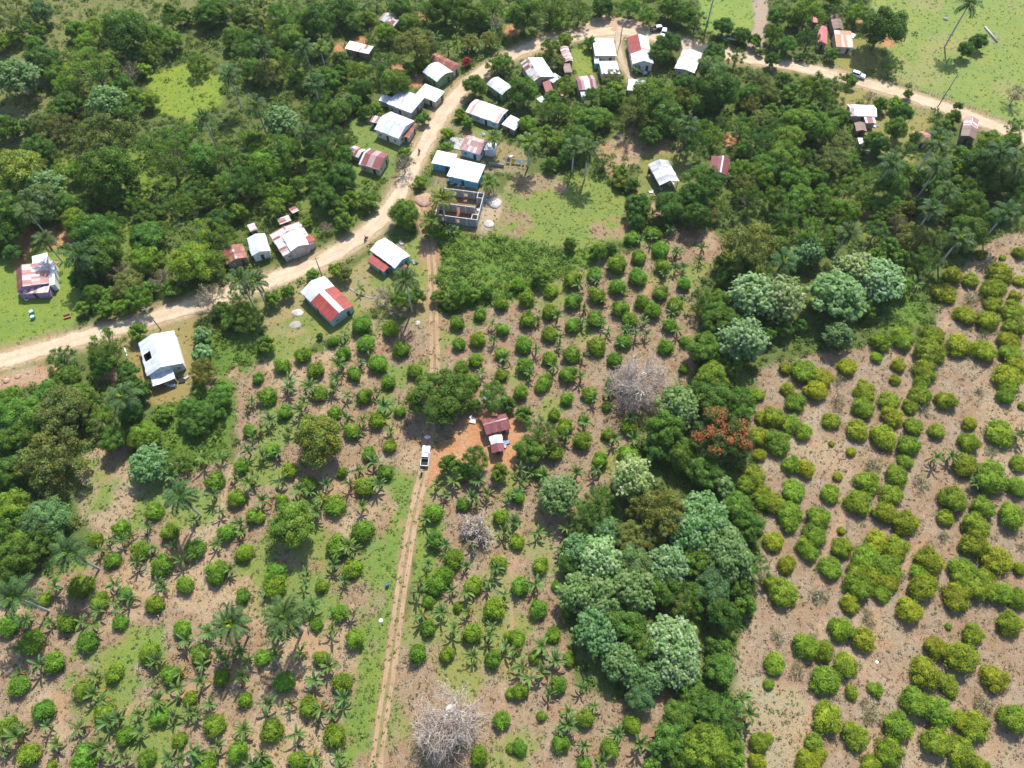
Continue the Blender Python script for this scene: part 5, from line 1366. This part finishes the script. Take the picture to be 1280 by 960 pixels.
TREES = spots({
 (0,0): "430,170,110,L 640,160,120,D 820,180,90,L 780,250,90,M 850,80,70,D 960,80,70,D 1050,60,80,D 1220,210,110,M 330,390,110,L 220,310,90,D 480,360,120,M 700,320,80,D 650,360,60,T 90,390,110,G 540,510,90,G 700,490,90,M 270,600,120,O 520,700,140,O 540,850,150,D 110,640,80,D 190,740,80,D 100,860,130,Y 30,640,70,D 220,940,100,G 340,860,90,L 800,720,100,M 920,700,90,M 850,820,120,M 1010,800,100,M 1130,800,90,D 1250,720,80,D 1260,90,90,D 1130,50,80,D 60,80,90,O 180,190,80,M 1270,350,60,D 990,320,60,M 640,560,70,M 400,280,80,D 1180,920,100,M 1050,920,90,L 680,940,80,L 30,200,80,O 200,60,70,G 130,140,60,M 1240,920,90,D 1240,830,80,D 600,420,60,D 340,520,70,D",
 (1,0): "60,40,90,D 130,80,80,M 310,110,90,D 180,180,80,M 520,100,80,D 430,50,75,D 40,180,90,M 250,110,60,M 80,250,80,D 60,360,80,O 190,320,80,M 310,250,70,M 420,330,80,D 350,400,80,D 220,410,70,D 500,390,90,L 630,330,70,D 510,480,90,D 360,540,110,D 130,610,90,G 310,590,80,D 700,410,80,M 690,190,70,L 800,220,100,O 650,160,60,L 800,330,70,D 940,40,90,D 1040,60,100,D 1100,90,80,D 850,60,60,M 30,700,90,M 130,760,110,M 60,830,100,L 340,700,100,D 400,800,100,D 230,760,80,D 300,870,90,M 170,900,80,M 430,890,80,D 90,940,80,L 740,770,50,M 740,820,60,T 840,590,50,M 1090,430,65,D 1120,200,90,O 1190,330,60,M 960,670,40,L 950,740,40,L 1020,570,30,L 1060,610,35,M 1240,320,60,M 820,910,35,L 450,700,60,D 540,560,40,M 600,545,40,L 1050,310,30,C 720,40,60,M 770,120,60,M 1180,40,60,M 1200,110,50,T",
 (2,0): "60,75,90,M 190,50,85,M 335,65,75,M 245,95,60,M 190,235,50,M 265,200,45,L 230,310,40,O 60,460,90,D 265,430,55,L 200,490,50,M 500,390,55,O 520,470,70,M 700,490,120,M 620,560,100,O 760,580,100,D 690,680,60,D 850,70,110,D 920,110,80,D 790,40,60,D 680,80,50,M 590,40,50,M 450,30,60,D 780,220,70,D 740,270,60,D 1060,170,85,D 1180,190,75,D 1240,260,75,D 1000,340,80,G 1040,440,110,D 970,520,90,D 1230,450,110,O 1220,560,90,O 870,420,70,D 840,480,60,O 890,720,90,D 880,650,70,M 1010,690,60,L 960,640,50,M 1060,610,50,M 1150,640,70,M 1190,760,80,M 1230,700,80,M 480,490,50,M 380,600,80,M 280,560,90,M 160,560,60,M 100,650,90,L 200,690,80,M 330,700,80,D 230,800,80,M 460,810,50,D 450,590,60,M 540,860,45,L 545,910,40,Y 600,920,40,D 960,925,105,M 1180,880,110,O 1150,940,80,M 1260,830,80,M 400,480,50,M 620,350,40,G 390,215,35,M 1120,290,50,D 1010,270,60,D",
 (3,0): "90,90,90,M 200,60,80,L 330,30,80,D 60,200,90,D 120,280,80,D 205,200,65,D 570,140,120,D 440,30,80,O 620,330,50,M 320,270,35,M 1020,230,75,D 100,420,70,D 60,480,70,D 240,440,80,M 350,430,60,D 190,540,80,M 290,500,50,M 410,400,40,M 50,560,70,M 150,600,80,M 260,640,90,M 330,700,80,O 350,590,60,M 100,690,80,L 80,790,90,M 200,820,90,M 330,800,90,O 420,850,80,M 130,900,80,M 260,920,90,M 510,490,40,T 600,520,70,M 670,570,60,D 640,640,60,M 540,720,70,D 690,760,60,M 900,615,75,M 950,530,50,D 700,470,40,M 1110,760,110,D 1060,830,100,D 950,790,70,M 1230,640,80,D 1180,720,80,D 960,880,70,D 850,900,70,M 730,870,80,M 620,930,80,M 500,900,80,M 1130,900,90,D 1240,930,80,D 1020,940,60,M 400,950,80,M 1240,480,60,T 20,300,60,D 20,640,60,M 20,900,70,M 740,690,40,M",
 (0,1): "60,120,110,D 200,60,110,G 370,90,120,D 420,60,70,O 480,210,110,D 520,320,110,D 570,150,60,M 740,110,100,D 740,230,100,D 740,340,80,L 900,60,60,L 980,40,100,D 1080,190,130,D 1180,60,90,D 970,350,150,L 1080,360,80,L 600,400,70,T 640,460,80,O 700,530,80,M 560,560,100,O 470,510,60,M 420,580,45,L 740,480,50,M 1050,530,80,T 20,300,80,D 20,220,80,D 100,310,25,D 690,700,50,L 310,840,80,D 540,780,100,M 500,850,90,M 640,900,60,D 1010,720,50,G 1010,805,55,G 1010,900,70,O 1130,620,90,D 1200,560,90,D 1240,640,80,M 810,430,60,T 430,180,60,D 20,60,60,M 650,40,60,L 560,30,60,M 800,200,60,L 400,430,60,D 340,930,70,D 640,950,50,D 860,480,50,M",
 (1,1): "100,30,105,L 340,30,80,D 510,40,80,D 590,80,55,D 430,120,80,M 260,150,28,L 350,180,40,T 740,110,80,M 880,170,70,D 440,410,50,O 400,395,45,L 280,415,40,L 80,530,50,L 160,500,40,L 640,520,70,T 720,540,60,L 800,520,50,M 700,590,60,T 940,540,70,M 1120,510,70,M 1020,500,60,M 50,760,50,M 320,720,20,D",
 (2,1): "630,70,70,D 790,70,90,D 940,70,130,D 1190,50,90,D 1190,290,150,O 1100,380,110,D 1000,560,110,M 1060,660,100,D 1210,520,115,B 1150,740,120,B 960,780,90,M 1050,860,100,M 1000,930,90,L 620,150,50,M 430,300,50,L 490,290,40,D 290,260,40,M 140,430,50,M",
 (3,1): "100,60,130,M 270,60,90,M 60,230,80,O 220,220,110,M 200,300,80,G 330,220,80,D 430,390,110,B 560,440,115,B 340,520,130,G 440,560,100,D 60,520,115,B 130,680,70,M 40,700,90,M 660,470,60,L 350,720,70,G 380,100,90,L 560,80,100,M 660,100,90,O 720,220,80,O 640,300,90,M 780,340,80,M 540,200,70,M 800,80,80,D 900,60,100,D 1000,70,90,M 1000,200,100,D 1150,120,80,D 1230,60,70,D 840,240,60,M 650,160,60,T 520,330,70,L",
 (0,2): "310,130,130,O 130,160,110,M 90,270,90,M 270,360,160,O 500,170,80,M 660,150,70,D 570,280,80,D 720,260,80,L 740,400,95,G 900,380,75,M 60,70,70,L 20,150,70,M 230,680,115,G 60,610,100,L 60,760,110,M 100,850,110,D 220,770,80,L 20,680,60,O 60,440,90,D 950,130,70,M 820,150,50,L 1060,130,80,M 1100,60,70,M 980,200,70,M 400,60,80,M 700,30,60,D 250,40,80,M 20,300,80,D 30,950,90,D",
 (1,2): "310,275,135,Y 175,700,125,M 915,60,160,D 1010,60,75,D 1180,60,80,M 1090,110,40,M 1090,380,80,M 970,400,60,M 1040,440,45,L 1220,440,50,L 1260,100,45,D 1020,20,80,D",
 (2,2): "820,110,105,G 760,230,105,M 730,330,80,D 1000,60,110,D 1130,90,90,M 1040,250,145,R 1130,300,90,R 850,350,90,D 960,430,100,D 240,560,105,G 600,470,110,B 750,640,130,O 660,610,90,O 430,590,90,M 380,680,90,D 1060,520,60,G 950,660,125,G 880,740,110,G 1130,620,90,M 1180,720,80,M 1040,790,110,G 1100,880,110,G 340,830,90,G 440,880,110,B 600,900,110,G 780,910,100,B 470,740,80,G 600,760,90,O 700,760,80,O 920,880,90,D 290,900,70,D 1220,920,70,M 130,240,80,M 90,330,80,M 200,260,70,M 60,150,50,M",
 (2,3): "330,80,100,G 450,100,110,G 600,60,120,G 760,60,90,D 880,120,100,M 1000,60,110,G 1120,40,70,M 1050,190,100,D 420,270,110,G 560,230,110,M 640,350,90,M 550,440,100,G 800,330,125,B 830,450,105,B 700,500,80,G 900,560,80,M 1040,460,80,M 1030,350,70,M 960,650,90,D 1060,700,100,M 840,700,90,M 640,600,80,G 800,820,90,M 960,860,125,L 1080,840,80,L 880,930,80,M 1000,800,90,L 730,870,60,D 1100,930,70,L 700,950,50,M 1170,150,60,M"})
BARES = [(560,880,50,0,'huge pale leafless tree at the bottom right of the wheel track'),(803,482,36,1,'pale leafless tree at the left edge of the ravine trees'),(594,656,22,2,'small fallen looking leafless tree below the shack yard')]

LAND = [((200,447),'the white house with roof hole'),((410,378),'the red house with white ridge'),((488,320),'the red lean-to house'),((42,345),'the purple fronted house'),((365,300),'the grey wooden roadside house'),
 ((577,262),'the roofless block building'),((572,210),'the blue walled house'),((458,197),'the maroon striped house'),((495,162),'the white gable by the bend'),((531,568),'the parked pickup'),((620,535),'the red-brown shack'),((905,545),'the orange flowering tree'),
 ((560,885),'the huge leafless tree'),((803,480),'the leafless ravine tree'),((545,505),'the dome tree over the track'),((397,549),'the yellowish orchard tree'),((363,655),'the lumpy orchard tree'),((830,215),'the grey open shed'),((898,207),'the maroon hut'),
 ((1240,43),'the fallen log'),((1212,30),'the lone pasture palm'),((1153,172),'the salmon pink roof'),((1078,142),'the striped yellow-grass house'),((1065,365),'the silvery grove'),((0,960),'the lower left photo corner'),((1280,960),'the lower right photo corner'),((0,0),'the upper left photo corner'),
 ((860,960),'the bottom photo edge mid ravine'),((1280,700),'the right photo edge'),((0,600),'the left photo edge'),((86,690),'the leaning left-edge palm'),((356,770),'the biggest orchard palm'),((484,731),'the blue track barrel'),((218,115),'the bright green clearing'),((1072,93),'the pale blue car'),
 ((917,45),'the shaded white pickup'),((760,35),'the orange road junction'),((733,103),'the red striped village house'),((797,65),'the red-brown left roof'),((862,75),'the speckled roof'),((595,656),'the small leafless tree'),((1180,578),'the right orchard banana clump'),((1096,828),'the white orchard stone'),
 ((945,900),'the dry bare ravine edge'),((1110,395),'the green weed patch'),((450,60),'the lone patched roof'),((490,22),'the crooked shanty'),((550,85),'the white bowed roof'),((680,90),'the rust striped big roof'),((1045,50),'the orange rusted roof'),((1145,110),'the post fence'),((705,265),'the dry mid field'),((224,620),'the slim orchard palm'),
 ((700,360),'the hedge corner'),((840,740),'the middle of the ravine wood'),((850,840),'the bright silvery ravine tree'),((720,640),'the upper ravine wood'),((60,560),'the big olive tree at left'),((640,0),'the top photo edge'),((160,130),'the left hillside wood'),((240,340),'the big light mango'),((1180,230),'the right palm grove'),((960,280),'the wood below the maroon hut'),((1200,430),'the upper right orchard end'),((1100,680),'the middle right orchard'),((1000,760),'the left side right orchard'),((1200,880),'the lower right orchard'),((120,850),'the lower left grass patch'),((640,840),'the leafless tree side rows')]
ORD = ['', 'second ', 'third ', 'fourth ', 'fifth ', 'sixth ', 'seventh ', 'eighth ', 'ninth ', 'tenth ', 'eleventh ', 'twelfth ', 'thirteenth ', 'fourteenth ', 'fifteenth ']
REG = []
def reg(o, phrase, cat, group, px, py):
    tag(o, None, cat, group); REG.append((o, phrase, px, py))
def write_labels():
    keyed = {}
    for o, ph, px, py in REG:
        (lx, ly), nm = min(LAND, key=lambda L: hypot(L[0][0]-px, L[0][1]-py)); dx, dy = px-lx, py-ly; d = hypot(dx, dy)
        v = 'above' if dy < -.38*d else 'below' if dy > .38*d else ''; h = 'left of' if dx < -.38*d else 'right of' if dx > .38*d else ''
        dr = (v+' '+h).strip() or 'at'
        keyed.setdefault((ph, nm, dr), []).append((d, o))
    for (ph, nm, dr), lst in keyed.items():
        lst.sort(key=lambda t: t[0])
        for i, (d, o) in enumerate(lst):
            o['label'] = f"{ph} {dr} {nm}" if len(lst) == 1 else f"{ph}, {ORD[min(i, 14)]}closest {dr} {nm}"

rng = random.Random(11)
def tint(base, v=.16, h=.10):
    k = 1+rng.uniform(-v, v); a = rng.uniform(-h, h)
    return (base[0]*k*(1+a*1.4), base[1]*k, base[2]*k*(1-a), 1)
def size_word(r, a, b): return 'small ' if r < a else 'large ' if r > b else ''

for px, py, r, *t in CITRUS:
    m = mpp(px, py, 1); rad = max(1.1, r/4*m*1.06)
    x, y = G(px, py, rad*.62); me, R = rng.choice(BUSH['citrus_bush'])
    o = link('citrus_bush', me); s = rad/R
    o.location = (x, y, float(hgt(x, y))-.08); o.scale = (s*rng.uniform(.93, 1.07), s*rng.uniform(.93, 1.07), s*rng.uniform(.9, 1.12)); o.rotation_euler.z = rng.uniform(0, 6.28)
    o.color = tint((.122, .225, .020), .18, .15)
    reg(o, size_word(rad, 1.75, 2.3)+'round citrus bush', 'citrus bush', 'citrus bushes in the left and middle orchard', px, py); dens_block(x, y, rad*.8)
for px, py, r, *t in SPREAD:
    m = mpp(px, py, 1); rad = max(.8, r/4*m*.97); thin = bool(t)
    x, y = G(px, py, rad*.55)
    if thin: me, R, sm = rng.choice(BUSH['thin_bush'])
    else: me, R = rng.choice(BUSH['spreading_bush'])
    o = link('thin_bush' if thin else 'spreading_bush', me); s = rad/R
    if thin:
        link('stems', sm, o)
    o.location = (x, y, float(hgt(x, y))-.08); o.scale = (s*rng.uniform(.92, 1.12), s*rng.uniform(.92, 1.12), s*rng.uniform(.85, 1.1)); o.rotation_euler.z = rng.uniform(0, 6.28)
    o.color = tint((.15, .175, .06) if thin else (.182, .248, .020), .17, .16)
    reg(o, ('thin greyish bush' if thin else size_word(rad, 2.1, 3.1)+'yellow-green bush'), 'bush', 'thin bushes of the right orchard' if thin else 'yellow-green bushes of the right orchard', px, py); dens_block(x, y, rad*.8)
extra = [(px+rng.choice((-1, 1))*rng.uniform(15, 24), py+rng.uniform(-16, 16)) for px, py, *_ in CITRUS if py > 560 and px < 520]
for px, py, *_ in BANANAS+rng.sample(extra, 24):
    far = py < 240; k = rng.uniform(.85, 1.35)
    x, y = G(px, py, 1.9*k); lm, pm = rng.choice(BANANA)
    e = empty('banana_plant', (x, y, float(hgt(x, y))), rng.uniform(0, 6.28)); e.scale = (k, k, k*rng.uniform(.9, 1.2))
    o = link('leaves', lm, e); o.color = tint((.095, .165, .036), .15, .1); link('pseudostem', pm, e)
    reg(e, size_word(k, 1.0, 1.2)+'banana plant', 'banana plant', 'banana plants', px, py)
def palm(px, py, h, s, coco):
    x, y = G(px, py, h+.8*s); e = empty('coconut_palm' if coco else 'royal_palm', (x, y, float(hgt(x, y))), rng.uniform(0, 6.28))
    t = link('trunk', PALMT, e); t.scale = (.8*s, .8*s, h)
    c = link('fronds', rng.choice(COCOC if coco else PALMC), e); c.location = (0, 0, h+.7*s); c.scale = (s*1.1,)*3; c.color = tint((.12, .17, .03) if coco else (.06, .115, .030), .15, .1)
    f = link('crownshaft', SHAFT, e); f.location = (0, 0, h); f.scale = (s,)*3
    y_ = link('young_fronds', SPEAR, e); y_.location = (0, 0, h+.7*s); y_.scale = (s,)*3; y_.color = (.28, .36, .03, 1) if rng.random() < .5 else (.12, .2, .03, 1)
    reg(e, ('low ' if h < 6 else '')+'coconut palm' if coco else ('big ' if s > 1.22 else '')+'royal palm', 'palm', 'coconut palms' if coco else 'royal palms', px, py); dens_block(x, y, .6)
for a in PALMS: palm(*a, False)
for a in COCONUTS: palm(*a, True)
TT = {'D': (['dome', 'lumpy', 'dome', 'feathery'], (.090, .172, .026), 'dark dense tree'), 'M': (['lumpy', 'feathery', 'loose', 'feathery'], (.122, .222, .032), 'mid green tree'), 'L': (['lumpy', 'feathery', 'loose'], (.165, .265, .030), 'light green tree'),
 'Y': (['lumpy', 'loose'], (.19, .23, .034), 'yellowish green tree'), 'G': (['silver', 'silver', 'silver', 'lumpy'], (.120, .205, .066), 'grey-green big-leaved tree'), 'B': (['silver'], (.195, .280, .115), 'pale silvery tree'),
 'O': (['flat', 'loose', 'feathery'], (.155, .185, .042), 'olive green tree'), 'T': (['twiggy'], (.19, .17, .11), 'thin grey twiggy tree'), 'R': (['flat'], (.075, .13, .03), 'orange flowering tree'), 'C': (['loose'], (.26, .05, .04), 'dark red shrub')}
def thin_out(trees):
    """the hillside and village woods are mixed: many crowns are really two or three smaller trees"""
    out = []
    for px, py, r, t in trees:
        if py < 470 and t in 'DMLO' and 68 < r < 131 and (px, py) not in KEEP and rng.random() < .55:
            a = rng.uniform(0, 6.28); k = r/4*.52
            for q in range(2 if r < 100 else 3):
                aa = a+q*(3.14 if r < 100 else 2.09); out.append((px+cos(aa)*k, py+sin(aa)*k*.8, r*rng.uniform(.50, .66), rng.choice(t+t+'ML')))
        else: out.append((px, py, r, t))
    return out
KEEP = {(548.75, 495.0), (362.5, 655), (397.5, 548.75), (135, 452.5), (242.5, 327.5), (815, 122.5), (1102.5, 35), (852.5, 17.5), (880, 230), (655, 115)}
ROADA = np.array(ROAD+SIDE)
for px, py, r, t in thin_out(TREES):
    rad = r/4*mpp(px, py, 4)*.96; protos, base, ph = TT[t]
    bx, by = G(px, py, rad*.9); dist = float(np.hypot(ROADA[:, 0]-bx, ROADA[:, 1]-by).min())
    if dist < rad+1.5 and t != 'T': rad = max(1.5, min(rad, dist-1.2))
    key = rng.choice(protos)
    if (py > 470 or (px, py) in KEEP) and key in ('feathery', 'loose') and (t == 'Y' or (px, py) in KEEP or rng.random() < .6): key = 'dome' if t == 'Y' else 'lumpy'
    if rad < 2.7: key = 'smallsilver' if t in 'GB' else 'twiggy' if t == 'T' else 'small'
    cm, tm, R, cz, lobes = rng.choice(PROTO[key]); s = rad/R; sz = s*rng.uniform(.9, 1.15)*(.78 if (px, py) == (548.75, 495.0) else 1)
    x, y = G(px, py, cz*sz)
    small = rad < 2.7
    e = empty('shrub' if small else {'D': 'evergreen_tree', 'G': 'silvery_tree', 'B': 'silvery_tree', 'O': 'spreading_tree', 'T': 'twiggy_tree', 'R': 'flame_tree'}.get(t, 'broadleaf_tree'), (x, y, float(hgt(x, y))), rng.uniform(0, 6.28)); e.scale = (s*rng.uniform(.94, 1.08), s*rng.uniform(.94, 1.08), sz)
    link('trunk', tm, e); c = link('crown', cm, e); c.color = tint(base)
    if t == 'R':
        g = np.random.default_rng(int(px))
        for (lx, ly, lz), lr in lobes[:-1]:
            if g.random() < .48:
                nf = 46; u = sphere_dirs(nf, g); u[:, 2] = np.abs(u[:, 2])+.1
                u = u*.9+u[:1]*.5; u /= np.linalg.norm(u, axis=1, keepdims=True)
                V, C = leaves(np.array([lx, ly, lz])+u*lr*g.uniform(1.0, 1.16, (nf, 1))*np.array([1, 1, .88]), u+np.array([0, 0, .6]), g.uniform(.22, .42, nf), .7, g)
                fl = link('flower_cluster', leafmesh('flower_cluster', V, C, M_LEAF), e); fl.color = (.34, .105, .04, 1)
    if small: ph = ph.replace('tree', 'shrub')
    reg(e, (size_word(rad, 3.3, 4.9) if not small else '')+ph, 'shrub' if small else 'tree', None, px, py)
for px, py, r, i, lab in BARES:
    big, fine = BARE[i]; R = (7, 6, 3)[i]; s = r*mpp(px, py, 4)/R; x, y = G(px, py, R*.75*s)
    e = empty('bare_tree', (x, y, float(hgt(x, y)))); e.scale = (s,)*3; link('limbs', big, e); link('twigs', fine, e); tag(e, lab, 'tree')
def scrap(px, py, seed):
    g = random.Random(seed); p = at(px, py); e = empty('scrap_pile', p, g.uniform(0, 6.28))
    for k in range(g.randint(3, 5)):
        m = MB(); w, d, h = g.uniform(.3, .9), g.uniform(.15, .6), g.uniform(.06, .4); a, r = g.uniform(0, 6.28), g.uniform(0, .9)
        m.box(-w, w, -d, d, 0, h, Matrix.Translation((cos(a)*r, sin(a)*r, k*.012)) @ Matrix.Rotation(g.uniform(0, 3), 4, 'Z'))
        m.build('board', g.choice([M_POLE, M_CONC, M_CLOTHW, M_DARK, M_ORANGE, M_BLUE, M_BOND]), e)
    reg(e, 'small pile of scrap', 'scrap pile', 'scrap piles in the yards', px, py)
for k, q in enumerate(((564, 227), (571, 230), (579, 231), (602, 228), (470, 160), (463, 152), (512, 178), (503, 305), (520, 327), (605, 168), (640, 196), (700, 118), (752, 84), (806, 92), (790, 66), (840, 232), (815, 240), (632, 556), (592, 524), (610, 500), (214, 478), (232, 474), (36, 372), (70, 330), (1034, 70), (1062, 62), (1092, 156), (1086, 190), (440, 70), (520, 96), (560, 84), (545, 128), (598, 262), (606, 250))): scrap(*q, k)
write_labels()

build_ground()
FOR = [(.06, .12, .02), (.09, .17, .025), (.12, .20, .03), (.08, .13, .03), (.14, .19, .05)]
tuftset('forest_undergrowth', D_SHRUB, 120000, .95, .42, 34, FOR, [(.12, .21, .03), (.15, .22, .035), (.09, .18, .03)], 1)
tuftset('orchard_weeds', D_WEED, 160000, .26, .24, 12, [(.12, .17, .05), (.09, .15, .03), (.2, .19, .09), (.22, .17, .10)], [(.12, .21, .03), (.15, .22, .04)], 2)
tuftset('grass_tufts', D_TUFT, 160000, .30, .22, 10, [(.13, .19, .04), (.16, .20, .06), (.2, .2, .09)], [(.13, .22, .03), (.16, .22, .045), (.11, .18, .03)], 3, upb=1.0)
D_LIT = np.clip(D_WEED*4.5, 0, 1.1)*(GC[..., 3] < .6)
tuftset('dry_litter', D_LIT, 160000, .5, .26, 5, [(.27, .21, .15), (.18, .13, .085), (.32, .26, .20), (.13, .10, .06)], [(.3, .26, .2)], 4, upb=1.2)
